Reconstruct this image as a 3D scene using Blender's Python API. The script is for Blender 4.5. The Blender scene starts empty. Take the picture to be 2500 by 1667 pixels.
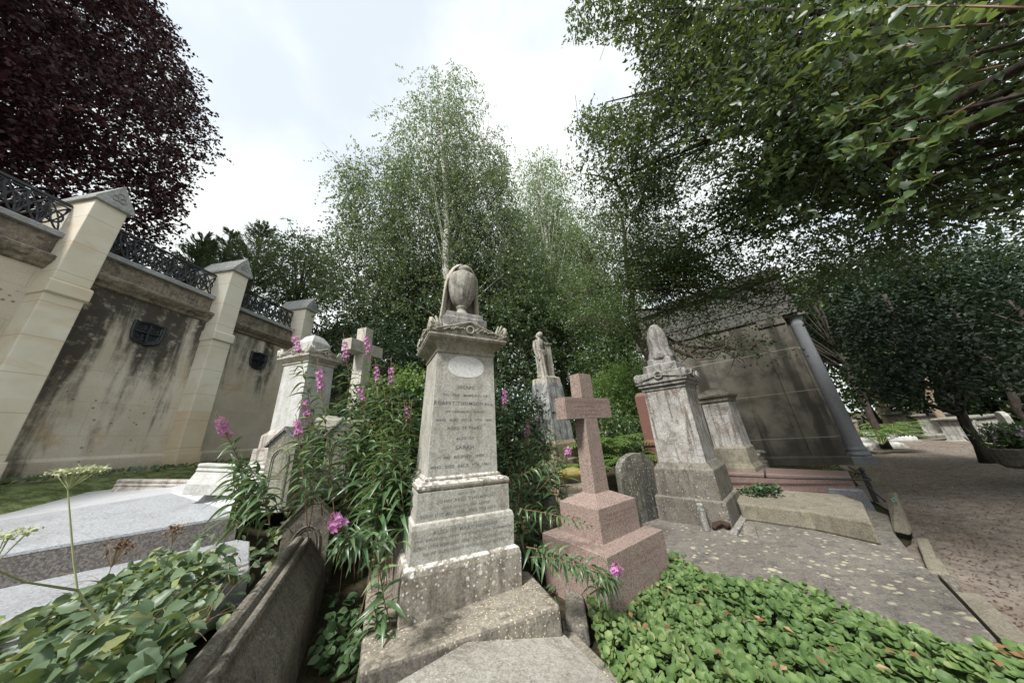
import bpy, math, random
import numpy as np
from mathutils import Vector, Matrix
random.seed(4); rng = np.random.default_rng(11)
C = bpy.context.scene.collection
S = bpy.context.scene
EYE = 1.5
# ------------------------------------------------------------------ camera frame
FPX = 655.0; CX, CY = 1250.0, 833.5
TH = math.atan(.353)
RU = (-.0886, .99607)
CF = np.array([0, math.cos(TH), math.sin(TH)]); CR = np.array([1., 0, 0]); CU = np.array([0, -math.sin(TH), math.cos(TH)])
def ray(px, py):
    a = (px-CX)/FPX; b = -(py-CY)/FPX
    return CF + (a*RU[1]-b*RU[0])*CR + (a*RU[0]+b*RU[1])*CU
def P(px, py, z):
    """point of the horizontal level z seen in that direction"""
    d = ray(px, py); k = (z-EYE)/d[2]
    return np.array([d[0]*k, d[1]*k, z])
def PD(px, py, D):
    d = ray(px, py); k = D/math.hypot(d[0], d[1])
    return np.array([d[0]*k, d[1]*k, d[2]*k+EYE])
def project(p):
    q = p-np.array([0, 0, EYE]); d = q@CF
    dd = np.where(d > .05, d, 1.)
    r = (q@CR)/dd; u = (q@CU)/dd
    return CX+(r*RU[1]+u*RU[0])*FPX, CY-(u*RU[1]-r*RU[0])*FPX, d > .05
def inpoly(x, y, poly):
    ins = np.zeros(len(x), bool); n = len(poly)
    for i in range(n):
        x1, y1 = poly[i]; x2, y2 = poly[(i+1) % n]
        if y1 == y2: continue
        c = ((y1 > y) != (y2 > y)) & (x < (x2-x1)*(y-y1)/(y2-y1)+x1)
        ins ^= c
    return ins
def nrm(v): return v/np.maximum(np.linalg.norm(v, axis=-1, keepdims=True), 1e-9)

# ------------------------------------------------------------------ materials
class NT:
    def __init__(s, name):
        s.m = bpy.data.materials.new(name); s.m.use_nodes = True
        s.t = s.m.node_tree; s.b = s.t.nodes['Principled BSDF']; s.out = s.t.nodes['Material Output']
        tc = s.t.nodes.new('ShaderNodeTexCoord'); s.co = tc.outputs['Object']
    def n(s, typ, **kw):
        nd = s.t.nodes.new(typ)
        for k, v in kw.items():
            if k in nd.inputs: s.set(nd.inputs[k], v)
            else: setattr(nd, k, v)
        return nd
    def set(s, inp, v):
        if isinstance(v, bpy.types.NodeSocket): s.t.links.new(v, inp)
        else: inp.default_value = v
    def map(s, sc, src=None):
        m = s.n('ShaderNodeMapping'); s.set(m.inputs['Vector'], src or s.co); m.inputs['Scale'].default_value = sc
        return m.outputs[0]
    def noise(s, sc, det=4, rough=.6, vec=None, dist=0):
        nd = s.n('ShaderNodeTexNoise'); s.set(nd.inputs['Vector'], vec or s.co)
        nd.inputs['Scale'].default_value = sc; nd.inputs['Detail'].default_value = det
        nd.inputs['Roughness'].default_value = rough; nd.inputs['Distortion'].default_value = dist
        return nd.outputs['Fac']
    def vor(s, sc, vec=None, out='Distance', feat='F1'):
        nd = s.n('ShaderNodeTexVoronoi'); nd.feature = feat; s.set(nd.inputs['Vector'], vec or s.co); nd.inputs['Scale'].default_value = sc
        return nd.outputs[out]
    def ramp(s, fac, a, b):
        nd = s.n('ShaderNodeMapRange'); s.set(nd.inputs['Value'], fac)
        nd.inputs['From Min'].default_value = a; nd.inputs['From Max'].default_value = b
        nd.interpolation_type = 'SMOOTHSTEP' if a < b else 'LINEAR'
        if a > b:
            nd.inputs['From Min'].default_value = b; nd.inputs['From Max'].default_value = a
            nd.inputs['To Min'].default_value = 1; nd.inputs['To Max'].default_value = 0
            nd.interpolation_type = 'SMOOTHSTEP'
        return nd.outputs['Result']
    def math(s, op, a, b=0.):
        nd = s.n('ShaderNodeMath'); nd.operation = op; s.set(nd.inputs[0], a); s.set(nd.inputs[1], b); return nd.outputs[0]
    def mix(s, f, a, b, mode='MIX'):
        nd = s.n('ShaderNodeMix'); nd.data_type = 'RGBA'; nd.blend_type = mode
        s.set(nd.inputs[0], f)
        for i, v in ((6, a), (7, b)):
            s.set(nd.inputs[i], v if isinstance(v, bpy.types.NodeSocket) else (*v, 1))
        return nd.outputs[2]
    def sep(s, vec): 
        nd = s.n('ShaderNodeSeparateXYZ'); s.set(nd.inputs[0], vec); return nd.outputs
    def bump(s, h, st, dist=.01):
        nd = s.n('ShaderNodeBump'); s.set(nd.inputs['Height'], h); nd.inputs['Strength'].default_value = st; nd.inputs['Distance'].default_value = dist
        s.t.links.new(nd.outputs[0], s.b.inputs['Normal'])
    def done(s, col, rough=.9, spec=.25):
        s.set(s.b.inputs['Base Color'], col); s.set(s.b.inputs['Roughness'], rough); s.b.inputs['Specular IOR Level'].default_value = spec
        return s.m

def stone(name, c1, c2, dark=(.06, .05, .04), dk=.5, streak=.4, lich=(.6, .58, .5), la=.5, lsc=38, top=.5, topc=(.5, .49, .44), moss=(.12, .13, .05), mo=.0, bp=.6):
    t = NT(name)
    n1 = t.noise(2.2, 8, .65); n2 = t.noise(7, 10, .75, dist=.6); n3 = t.noise(70, 6, .8)
    col = t.mix(t.ramp(n1, .35, .65), c1, c2)
    col = t.mix(t.math('MULTIPLY', t.ramp(n2, .47, .64), dk), col, dark)
    st = t.noise(1, 6, .6, t.map((13, 13, 1.1)))
    col = t.mix(t.math('MULTIPLY', t.ramp(st, .48, .62), streak), col, dark)
    col = t.mix(t.math('MULTIPLY', t.ramp(t.noise(26, 8, .8), .52, .62), dk*.7), col, dark)
    col = t.mix(t.math('MULTIPLY', t.ramp(t.noise(4.5, 6, .7, t.map((1, 1, 1.3))), .52, .68), mo), col, moss)
    v = t.vor(lsc, t.map((1, 1, 1))); gate = t.ramp(t.noise(3.2, 4, .7), .42, .56)
    l = t.math('MULTIPLY', t.math('MULTIPLY', t.ramp(v, .3, .18), gate), la)
    l2 = t.math('MULTIPLY', t.math('MULTIPLY', t.ramp(t.vor(lsc*.38), .22, .12), t.ramp(t.noise(5, 3), .5, .6)), la)
    col = t.mix(l, col, lich); col = t.mix(l2, col, lich)
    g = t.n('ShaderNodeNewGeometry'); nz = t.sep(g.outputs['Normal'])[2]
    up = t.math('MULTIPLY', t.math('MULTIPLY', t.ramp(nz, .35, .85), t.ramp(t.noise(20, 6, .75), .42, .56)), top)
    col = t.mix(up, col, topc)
    col = t.mix(t.ramp(n3, .35, .65), t.mix(.30, col, (0, 0, 0)), t.mix(.06, col, (1, 1, 1)))
    h = t.math('ADD', t.math('MULTIPLY', n2, .6), t.math('ADD', t.math('MULTIPLY', n3, .35), t.math('MULTIPLY', l, .2)))
    t.bump(h, bp, .012)
    return t.done(col)

def granite(name, a, b, c, sc=120, rough=.55, edge=.0, spec=.4):
    t = NT(name)
    v = t.n('ShaderNodeTexVoronoi'); t.set(v.inputs['Vector'], t.co); v.inputs['Scale'].default_value = sc
    r = t.sep(v.outputs['Color'])[0]
    col = t.mix(t.ramp(r, .35, .6), a, b); col = t.mix(t.ramp(r, .8, .9), col, c)
    col = t.mix(t.math('MULTIPLY', t.ramp(t.noise(3, 6, .7), .45, .7), .25), col, (.1, .08, .07))
    t.bump(r, .12, .003)
    return t.done(col, rough, spec)

def leafmat(name, c1, c2, c3=None, tr=.35, rough=.45, spec=.35, sp=.12):
    t = NT(name)
    at = t.n('ShaderNodeAttribute'); at.attribute_name = 'rnd'
    f = at.outputs['Fac']
    col = t.mix(f, c1, c2)
    if c3: col = t.mix(t.ramp(f, 1-sp, 1-sp+.02), col, c3)
    col = t.mix(t.math('MULTIPLY', t.noise(1.4, 3), .5), col, c1)
    t.done(col, rough, spec)
    tb = t.n('ShaderNodeBsdfTranslucent'); t.set(tb.inputs['Color'], t.mix(.45, col, (.35, .45, .08)) if tr > .2 else col)
    mx = t.n('ShaderNodeMixShader'); mx.inputs[0].default_value = tr
    t.t.links.new(t.b.outputs[0], mx.inputs[1]); t.t.links.new(tb.outputs[0], mx.inputs[2]); t.t.links.new(mx.outputs[0], t.out.inputs['Surface'])
    return t.m

def bark(name, c1, c2, sc=6, birch=False):
    t = NT(name)
    if birch:
        b = t.noise(1, 4, .7, t.map((5, 5, 22)))
        col = t.mix(t.ramp(b, .56, .64), c1, c2)
        col = t.mix(t.math('MULTIPLY', t.ramp(t.noise(1.2, 4), .5, .65), .5), col, (.2, .19, .15))
    else:
        b = t.noise(1, 8, .7, t.map((sc*3, sc*3, sc*.6)))
        col = t.mix(t.ramp(b, .35, .65), c1, c2)
    t.bump(b, .8, .02)
    return t.done(col)
def plain(name, c, rough=.6, spec=.3, var=.25, metal=0):
    t = NT(name)
    col = t.mix(t.math('MULTIPLY', t.ramp(t.noise(14, 6, .7), .4, .65), var), c, tuple(x*.35 for x in c))
    t.b.inputs['Metallic'].default_value = metal; t.bump(t.noise(60, 4), .25, .004)
    return t.done(col, rough, spec)

M = {}
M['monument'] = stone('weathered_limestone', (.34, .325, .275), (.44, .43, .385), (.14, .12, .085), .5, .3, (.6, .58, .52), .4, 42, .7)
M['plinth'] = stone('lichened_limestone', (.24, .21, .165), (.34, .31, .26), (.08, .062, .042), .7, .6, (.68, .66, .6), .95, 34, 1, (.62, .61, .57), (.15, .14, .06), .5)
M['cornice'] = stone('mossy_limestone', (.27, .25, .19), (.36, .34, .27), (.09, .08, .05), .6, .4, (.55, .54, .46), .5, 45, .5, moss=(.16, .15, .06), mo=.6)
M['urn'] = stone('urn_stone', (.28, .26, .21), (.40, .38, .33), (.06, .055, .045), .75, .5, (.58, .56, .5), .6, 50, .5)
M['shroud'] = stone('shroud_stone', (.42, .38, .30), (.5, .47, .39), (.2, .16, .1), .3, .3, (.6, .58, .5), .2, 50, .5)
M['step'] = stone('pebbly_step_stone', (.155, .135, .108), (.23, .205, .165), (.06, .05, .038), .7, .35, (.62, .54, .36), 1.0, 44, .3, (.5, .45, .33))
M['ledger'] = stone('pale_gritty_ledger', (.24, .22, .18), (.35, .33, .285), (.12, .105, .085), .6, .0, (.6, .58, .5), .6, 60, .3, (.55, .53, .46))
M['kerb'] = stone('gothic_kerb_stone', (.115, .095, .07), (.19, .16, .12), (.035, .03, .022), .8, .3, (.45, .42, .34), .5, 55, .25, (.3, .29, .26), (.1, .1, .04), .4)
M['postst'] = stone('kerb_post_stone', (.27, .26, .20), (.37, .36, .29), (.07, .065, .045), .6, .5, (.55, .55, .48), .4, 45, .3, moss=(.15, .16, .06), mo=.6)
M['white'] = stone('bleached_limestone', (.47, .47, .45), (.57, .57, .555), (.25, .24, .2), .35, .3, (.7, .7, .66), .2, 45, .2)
M['whitestep'] = stone('streaked_limestone', (.40, .37, .33), (.50, .47, .43), (.16, .12, .09), .75, .75, (.66, .64, .58), .3, 45, .2)
M['crossst'] = stone('buff_cross_stone', (.42, .39, .33), (.52, .49, .43), (.17, .15, .11), .45, .3, (.65, .63, .56), .3, 45, .3)  # buff stone tone shared by the cross and the pedestal cornice
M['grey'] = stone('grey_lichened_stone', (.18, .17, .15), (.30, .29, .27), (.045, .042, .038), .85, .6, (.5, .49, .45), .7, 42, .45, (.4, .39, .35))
M['greydie'] = stone('stained_die_stone', (.27, .26, .24), (.42, .41, .385), (.085, .062, .045), .7, .85, (.55, .54, .5), .7, 42, .4, (.4, .39, .35), (.14, .09, .05), .5)
M['greybase'] = stone('brown_grey_base_stone', (.105, .09, .068), (.165, .15, .12), (.035, .03, .022), .7, .6, (.4, .38, .33), .6, 36, .4, (.25, .23, .18), (.1, .1, .04), .4)
M['statue'] = stone('statue_stone', (.34, .32, .26), (.44, .42, .36), (.09, .07, .055), .6, .7, (.55, .53, .46), .3, 60, .2)
M['angelped'] = stone('black_streaked_marble', (.22, .22, .21), (.37, .37, .35), (.06, .065, .07), .9, .85, (.6, .6, .58), .4, 40, .3)
M['brownstone'] = stone('brown_mossy_base', (.25, .19, .12), (.34, .27, .19), (.08, .06, .04), .5, .5, (.5, .48, .4), .4, 40, .4, moss=(.25, .2, .04), mo=.4)
M['headstone'] = stone('dark_streaked_headstone', (.06, .055, .038), (.14, .13, .10), (.015, .015, .012), .7, 1., (.36, .35, .3), .8, 24, .5, (.3, .29, .26), (.07, .08, .03), .6)
M['slab'] = stone('lichen_blotched_slab', (.105, .092, .078), (.16, .145, .125), (.045, .042, .042), .75, 0, (.44, .40, .28), 1.0, 13, .2, (.3, .27, .2), bp=.8)
M['coped'] = stone('green_brown_coped_stone', (.17, .15, .105), (.24, .215, .16), (.07, .06, .04), .6, .2, (.3, .28, .2), .3, 40, .2, (.26, .23, .17), (.12, .12, .05), .5)
M['farstone'] = stone('pale_tomb_stone', (.38, .37, .33), (.5, .49, .45), (.08, .075, .06), .6, .5, (.6, .6, .55), .4, 20, .4)
M['fardark'] = stone('dark_tomb_stone', (.14, .13, .10), (.22, .21, .17), (.04, .04, .03), .6, .5, (.5, .5, .45), .4, 20, .4)
M['pinkgr'] = granite('pink_granite', (.23, .165, .138), (.32, .255, .225), (.07, .052, .046), 190, .5)
M['pinkpol'] = granite('polished_pink_granite', (.16, .105, .09), (.235, .165, .145), (.08, .055, .048), 190, .4)
M['redcol'] = granite('red_granite', (.13, .065, .05), (.19, .10, .08), (.1, .05, .04), 190, .4)
M['greygr'] = granite('grey_granite', (.30, .315, .335), (.39, .40, .42), (.2, .21, .22), 110, .4)
M['greyedge'] = granite('polished_grey_margin', (.42, .435, .455), (.48, .49, .51), (.37, .38, .39), 170, .35)
M['darkgr'] = granite('rough_dark_granite_side', (.10, .09, .08), (.17, .155, .14), (.07, .06, .06), 90, .75)
M['palegr'] = granite('pale_blue_grey_granite', (.18, .19, .205), (.24, .25, .265), (.14, .145, .15), 160, .4)
M['bluegr'] = granite('blue_grey_granite', (.16, .17, .18), (.24, .25, .265), (.1, .1, .11), 150, .35)
M['iron'] = plain('blackened_iron', (.018, .022, .027), .45, .5)
M['rust'] = plain('rusty_iron', (.05, .03, .022), .85, .15)
M['railgrey'] = plain('weathered_iron_rail', (.035, .036, .035), .6, .4)
M['letter'] = plain('lead_letters', (.13, .135, .15), .6, .3)
M['letterf'] = plain('faded_letters', (.20, .20, .21), .8, .2)
M['letterp'] = plain('incised_granite_letters', (.30, .18, .14), .8, .2)
M['letterm'] = plain('worn_incised_letters', (.09, .085, .06), .9, .1)
M['oval'] = stone('whitewashed_oval', (.60, .59, .57), (.68, .67, .65), (.3, .3, .3), .12, 0, (.4, .4, .4), .15, 60, 0)
M['hook'] = plain('verdigris_hook', (.12, .3, .25), .6, .3)
M['mossy'] = stone('yellow_moss', (.30, .25, .05), (.42, .34, .09), (.12, .12, .04), .6, 0, (.5, .45, .2), .3, 60, 0)
M['capst'] = stone('cap_stone', (.42, .42, .40), (.52, .52, .5), (.15, .15, .16), .5, .2, (.6, .6, .58), .4, 40, .3)
M['copst'] = stone('coping_stone', (.33, .34, .34), (.43, .44, .44), (.16, .16, .16), .4, .1, (.55, .55, .53), .4, 30, .3)
# bark
M['birchb'] = bark('birch_bark', (.62, .60, .55), (.09, .08, .07), birch=True)
M['bark'] = bark('grey_brown_bark', (.07, .055, .042), (.15, .125, .10))
M['barkd'] = bark('dark_bark', (.025, .02, .016), (.06, .05, .04))
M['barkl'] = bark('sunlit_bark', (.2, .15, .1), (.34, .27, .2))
# foliage
M['lbirch'] = leafmat('birch_leaves', (.06, .10, .05), (.20, .25, .14), tr=.35, rough=.42)
M['lbirch2'] = leafmat('pale_birch_leaves', (.10, .15, .08), (.28, .33, .21), tr=.4, rough=.45)
M['lbeech'] = leafmat('copper_beech_leaves', (.028, .011, .013), (.085, .028, .032), (.2, .09, .085), tr=.2, rough=.45, spec=.25, sp=.1)
M['loak'] = leafmat('evergreen_oak_leaves', (.022, .045, .017), (.068, .108, .042), tr=.25, rough=.42)
M['loak2'] = leafmat('young_oak_leaves', (.05, .095, .035), (.12, .18, .065), (.12, .15, .13), tr=.35, rough=.4, sp=.15)
M['lmid'] = leafmat('hornbeam_leaves', (.03, .06, .026), (.12, .165, .085), tr=.25, rough=.38)
M['ldark'] = leafmat('dark_evergreen_leaves', (.018, .038, .018), (.055, .09, .042), tr=.18, rough=.35)
M['lmass'] = leafmat('shrub_leaves', (.04, .08, .03), (.13, .19, .08), tr=.3, rough=.42)
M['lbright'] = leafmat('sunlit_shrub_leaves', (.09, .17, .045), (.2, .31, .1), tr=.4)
M['lconif'] = leafmat('conifer_needles', (.08, .12, .075), (.19, .24, .15), tr=.3)
M['lherb'] = leafmat('willowherb_leaves', (.045, .095, .04), (.12, .19, .085), (.2, .26, .12), tr=.22, rough=.36, sp=.1, spec=.5)
M['lbramble'] = leafmat('bramble_leaves', (.06, .105, .055), (.19, .25, .14), (.30, .32, .13), tr=.25, rough=.42, sp=.12)
M['lcover'] = leafmat('round_cover_leaves', (.04, .085, .026), (.18, .265, .085), (.24, .29, .12), tr=.2, rough=.55, sp=.12, spec=.3)
M['livy'] = leafmat('ivy_leaves', (.025, .055, .02), (.07, .12, .045), tr=.15)
M['lgrass'] = leafmat('grass_blades', (.14, .2, .08), (.28, .34, .15), tr=.3)
M['ldead'] = leafmat('dead_leaves', (.12, .06, .03), (.3, .17, .09), (.42, .3, .18), tr=.1)
M['litter'] = leafmat('litter_leaves', (.05, .032, .022), (.16, .10, .065), (.26, .19, .13), tr=.05, spec=.1)
M['lfern'] = leafmat('fern_fronds', (.06, .12, .03), (.15, .24, .07), tr=.3)
M['stem'] = plain('green_stem', (.36, .39, .2), .7)
M['stemr'] = plain('reddish_stem', (.18, .10, .06), .6)
M['petal'] = leafmat('magenta_petals', (.45, .13, .38), (.72, .36, .64), tr=.35, rough=.6)
M['pod'] = leafmat('reddish_pods', (.28, .13, .1), (.42, .24, .18), tr=.1, rough=.6)
M['umbel'] = leafmat('cream_umbel', (.42, .44, .26), (.58, .59, .40), tr=.3, rough=.6)
M['bracken'] = leafmat('dry_stalks', (.28, .2, .1), (.45, .35, .2), tr=.1)

def wallmat():
    t = NT('stained_ashlar')
    n1 = t.noise(.9, 6, .6); n2 = t.noise(7, 8, .7)
    col = t.mix(t.ramp(n1, .38, .62), (.56, .49, .385), (.67, .61, .51))
    col = t.mix(t.math('MULTIPLY', t.ramp(t.noise(1.7, 5), .55, .7), .5), col, (.52, .33, .15))
    xyz = t.sep(t.co)
    # masonry joints
    br = t.n('ShaderNodeTexBrick'); cb = t.n('ShaderNodeCombineXYZ'); t.set(cb.inputs[0], xyz[0]); t.set(cb.inputs[1], xyz[2])
    t.set(br.inputs['Vector'], cb.outputs[0]); br.inputs['Scale'].default_value = 1; br.inputs['Brick Width'].default_value = 1.05; br.inputs['Row Height'].default_value = .52
    br.inputs['Mortar Size'].default_value = .004; br.inputs['Color1'].default_value = (0, 0, 0, 1); br.inputs['Color2'].default_value = (.25, .25, .25, 1); br.inputs['Mortar'].default_value = (1, 1, 1, 1)
    # rain stains run down from the cornice, mainly in the second and third bays
    st = t.noise(1, 7, .62, t.map((2.6, 1, .34)), dist=.3)
    high = t.ramp(xyz[2], 1.9, 4.4)
    bay = t.math('MULTIPLY', t.ramp(xyz[0], 2.9, 3.1), t.ramp(xyz[0], 5.6, 3.2))
    bay = t.math('ADD', bay, t.math('MULTIPLY', t.ramp(xyz[0], 2.9, 3.1), .35))
    thr = t.math('ADD', t.math('MULTIPLY', high, .24), t.math('MULTIPLY', bay, .13))
    s = t.ramp(t.math('ADD', t.math('ADD', st, t.math('MULTIPLY', t.math('SUBTRACT', n2, .5), .12)), thr), .67, .88)
    s = t.math('MULTIPLY', s, t.ramp(n2, .25, .5))
    s = t.math('MULTIPLY', s, t.ramp(xyz[0], 2.7, 3.1))
    col = t.mix(t.math('MULTIPLY', s, .93), col, (.035, .031, .027))
    low = t.ramp(t.math('ADD', xyz[2], t.math('MULTIPLY', n2, .5)), 2.05, 1.55)
    col = t.mix(t.math('MULTIPLY', low, .65), col, (.2, .135, .085))
    pit = t.math('MULTIPLY', t.ramp(t.vor(9), .2, .1), t.ramp(t.noise(2.2), .5, .6))
    col = t.mix(t.math('MULTIPLY', pit, .7), col, (.09, .07, .05))
    col = t.mix(t.math('MULTIPLY', br.outputs['Fac'], .28), col, (.25, .2, .14))
    col = t.mix(t.math('MULTIPLY', t.ramp(t.noise(60, 4, .7), .4, .7), .2), col, (.1, .08, .06))
    t.bump(t.math('SUBTRACT', t.math('MULTIPLY', n2, .4), t.math('MULTIPLY', br.outputs['Fac'], .3)), .5, .02)
    return t.done(col)
def piermat():
    t = NT('buff_pier_stone')
    n1 = t.noise(1.1, 6, .6); n2 = t.noise(7, 8, .7); xyz = t.sep(t.co)
    col = t.mix(t.ramp(n1, .38, .62), (.68, .61, .48), (.77, .72, .61))
    col = t.mix(t.math('MULTIPLY', t.ramp(t.noise(1, 6, .6, t.map((1.6, 1.6, 4)), dist=.6), .54, .7), .4), col, (.62, .44, .26))
    och = t.math('MULTIPLY', t.ramp(xyz[2], 2.55, 2.53), t.math('ADD', t.math('MULTIPLY', t.ramp(xyz[0], 4.0, 4.2), .45), .15))
    col = t.mix(t.math('MULTIPLY', och, t.ramp(n1, .2, .6)), col, (.56, .38, .19))
    col = t.mix(t.math('MULTIPLY', t.ramp(t.math('ADD', xyz[2], t.math('MULTIPLY', n2, .5)), 2.0, 1.6), .5), col, (.25, .16, .1))
    w = t.n('ShaderNodeTexWave'); w.wave_type = 'BANDS'; w.bands_direction = 'Z'; t.set(w.inputs['Vector'], t.co); w.inputs['Scale'].default_value = .6
    col = t.mix(t.math('MULTIPLY', t.ramp(w.outputs['Fac'], .9985, .9998), .5), col, (.25, .2, .14))
    t.bump(n2, .3, .02)
    return t.done(col)
M['wall'] = wallmat(); M['pier'] = piermat()
M['frieze'] = stone('blackened_frieze_stone', (.22, .17, .12), (.36, .30, .22), (.045, .04, .035), .85, .4, (.5, .42, .32), .4, 14, .2)
def mausmat():
    t = NT('streaked_mausoleum_stone')
    n1 = t.noise(1.2, 7, .65); n2 = t.noise(8, 8, .7); xyz = t.sep(t.co)
    col = t.mix(t.ramp(n1, .38, .62), (.085, .078, .064), (.18, .165, .135))
    st = t.noise(1, 6, .6, t.map((2.2, 2.2, .22)), dist=.2)
    col = t.mix(t.math('MULTIPLY', t.ramp(st, .48, .62), .85), col, (.045, .042, .035))
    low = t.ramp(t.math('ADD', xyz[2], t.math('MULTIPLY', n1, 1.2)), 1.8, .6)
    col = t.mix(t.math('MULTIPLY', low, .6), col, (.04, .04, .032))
    w = t.n('ShaderNodeTexWave'); w.wave_type = 'BANDS'; w.bands_direction = 'Z'; t.set(w.inputs['Vector'], t.co); w.inputs['Scale'].default_value = .24
    col = t.mix(t.math('MULTIPLY', t.ramp(w.outputs['Fac'], .9993, .9999), .6), col, (.42, .4, .35))
    t.bump(t.noise(30, 8, .7), .35, .02)
    return t.done(col)
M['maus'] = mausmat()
M['mausd'] = stone('dark_weathered_entablature', (.07, .068, .06), (.13, .125, .11), (.025, .025, .022), .8, .7, (.3, .29, .26), .3, 12, .2)
def groundmat():
    t = NT('soil_and_moss')
    n = t.noise(1.3, 8, .7); n2 = t.noise(14, 8, .75)
    col = t.mix(t.ramp(n2, .35, .65), (.035, .026, .018), (.09, .068, .045))
    col = t.mix(t.math('MULTIPLY', t.ramp(n, .45, .6), .7), col, (.04, .055, .02))
    t.bump(n2, 1, .05)
    return t.done(col, 1, .1)
def pathmat():
    t = NT('trodden_gravel')
    n = t.noise(.7, 6, .6); n2 = t.noise(9, 10, .8)
    col = t.mix(t.ramp(n2, .35, .65), (.115, .097, .082), (.235, .205, .175))
    col = t.mix(t.math('MULTIPLY', t.ramp(n, .4, .65), .3), col, (.12, .075, .05))
    col = t.mix(t.math('MULTIPLY', t.ramp(t.noise(160, 4, .8), .55, .65), .5), col, (.36, .31, .26))
    t.bump(t.noise(110, 5, .75), .5, .01)
    return t.done(col, 1, .1)
M['ground'] = groundmat(); M['path'] = pathmat()

# ------------------------------------------------------------------ mesh helpers
class MB:
    def __init__(s): s.v = []; s.f = []
    def add(s, vs, fs):
        o = len(s.v); s.v += [tuple(map(float, v)) for v in vs]; s.f += [tuple(i+o for i in f) for f in fs]; return s
    def box(s, x0, x1, y0, y1, z0, z1):
        return s.add([(x0, y0, z0), (x1, y0, z0), (x1, y1, z0), (x0, y1, z0), (x0, y0, z1), (x1, y0, z1), (x1, y1, z1), (x0, y1, z1)],
                     [(0, 3, 2, 1), (4, 5, 6, 7), (0, 1, 5, 4), (1, 2, 6, 5), (2, 3, 7, 6), (3, 0, 4, 7)])
    def loft(s, secs, cap=True):
        """secs: list of equal-length closed sections"""
        n = len(secs[0]); o = len(s.v)
        for q in secs: s.v += [tuple(map(float, p)) for p in q]
        for i in range(len(secs)-1):
            for j in range(n):
                a = o+i*n+j; b = o+i*n+(j+1) % n
                s.f.append((a, b, b+n, a+n))
        if cap:
            s.f.append(tuple(o+j for j in range(n))[::-1]); s.f.append(tuple(o+(len(secs)-1)*n+j for j in range(n)))
        return s
    def rings(s, rs, ay=1., cx=0, cy=0):
        return s.loft([[(cx-w, cy-w*ay, z), (cx+w, cy-w*ay, z), (cx+w, cy+w*ay, z), (cx-w, cy+w*ay, z)] for w, z in rs])
    def lathe(s, prof, n=24, cx=0, cy=0, fn=None, cap=True):
        return s.loft([[(cx+(r*(fn(a, z) if fn else 1))*math.cos(a), cy+(r*(fn(a, z) if fn else 1))*math.sin(a), z) for a in [2*math.pi*k/n for k in range(n)]] for r, z in prof], cap)
    def prism(s, pts, y0, y1, ax='y'):
        """outline pts (a,b) extruded along an axis"""
        f = {'y': lambda a, b, t: (a, t, b), 'x': lambda a, b, t: (t, a, b), 'z': lambda a, b, t: (a, b, t)}[ax]
        return s.loft([[f(a, b, y0) for a, b in pts], [f(a, b, y1) for a, b in pts]])
    def tube(s, pts, r, n=6, cap=True):
        pts = [np.array(p, float) for p in pts]; m = len(pts)
        rs = r if hasattr(r, '__len__') else [r]*m
        secs = []; up = np.array([0.13, .21, 1.])
        prev = None
        for i, p in enumerate(pts):
            t = nrm(pts[min(i+1, m-1)]-pts[max(i-1, 0)])
            if prev is None:
                a = np.cross(t, up); a = nrm(a if np.linalg.norm(a) > .05 else np.cross(t, (1, 0, 0)))
            else:
                a = nrm(prev-t*(prev@t))
            prev = a; b = np.cross(t, a)
            secs.append([p+rs[i]*(math.cos(2*math.pi*k/n)*a+math.sin(2*math.pi*k/n)*b) for k in range(n)])
        return s.loft(secs, cap)
    def build(s, name, mat, parent=None, off=None, bev=0, smooth=False, sub=0):
        me = bpy.data.meshes.new(name)
        v = s.v if off is None else [(a-off[0], b-off[1], c-off[2]) for a, b, c in s.v]
        me.from_pydata(v, [], s.f); me.update()
        import bmesh
        bm = bmesh.new(); bm.from_mesh(me); bmesh.ops.recalc_face_normals(bm, faces=bm.faces); bm.to_mesh(me); bm.free()
        if smooth: me.polygons.foreach_set('use_smooth', [True]*len(me.polygons))
        o = bpy.data.objects.new(name, me); C.objects.link(o)
        if isinstance(mat, str): mat = M[mat]
        me.materials.append(mat)
        if parent: o.parent = parent
        if bev:
            b = o.modifiers.new('bevel', 'BEVEL'); b.width = bev; b.segments = 2; b.limit_method = 'ANGLE'; b.angle_limit = .6
        return o
def tag(o, label=None, cat=None, group=None, kind=None):
    if label: o['label'] = label
    if cat: o['category'] = cat
    if group: o['group'] = group
    if kind: o['kind'] = kind
    return o
def thing(name, label, cat, loc=(0, 0, 0), rot=0, group=None, tilt=(0, 0)):
    o = bpy.data.objects.new(name, None); C.objects.link(o); o.empty_display_size = .1
    o.location = [float(x) for x in loc]
    if tilt == (0, 0): o.rotation_euler = (0, 0, rot)
    else: o.rotation_euler = (Matrix.Rotation(rot, 3, 'Z') @ Matrix.Rotation(tilt[0], 3, 'Y') @ Matrix.Rotation(tilt[1], 3, 'X')).to_euler()
    return tag(o, label, cat, group)
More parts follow.
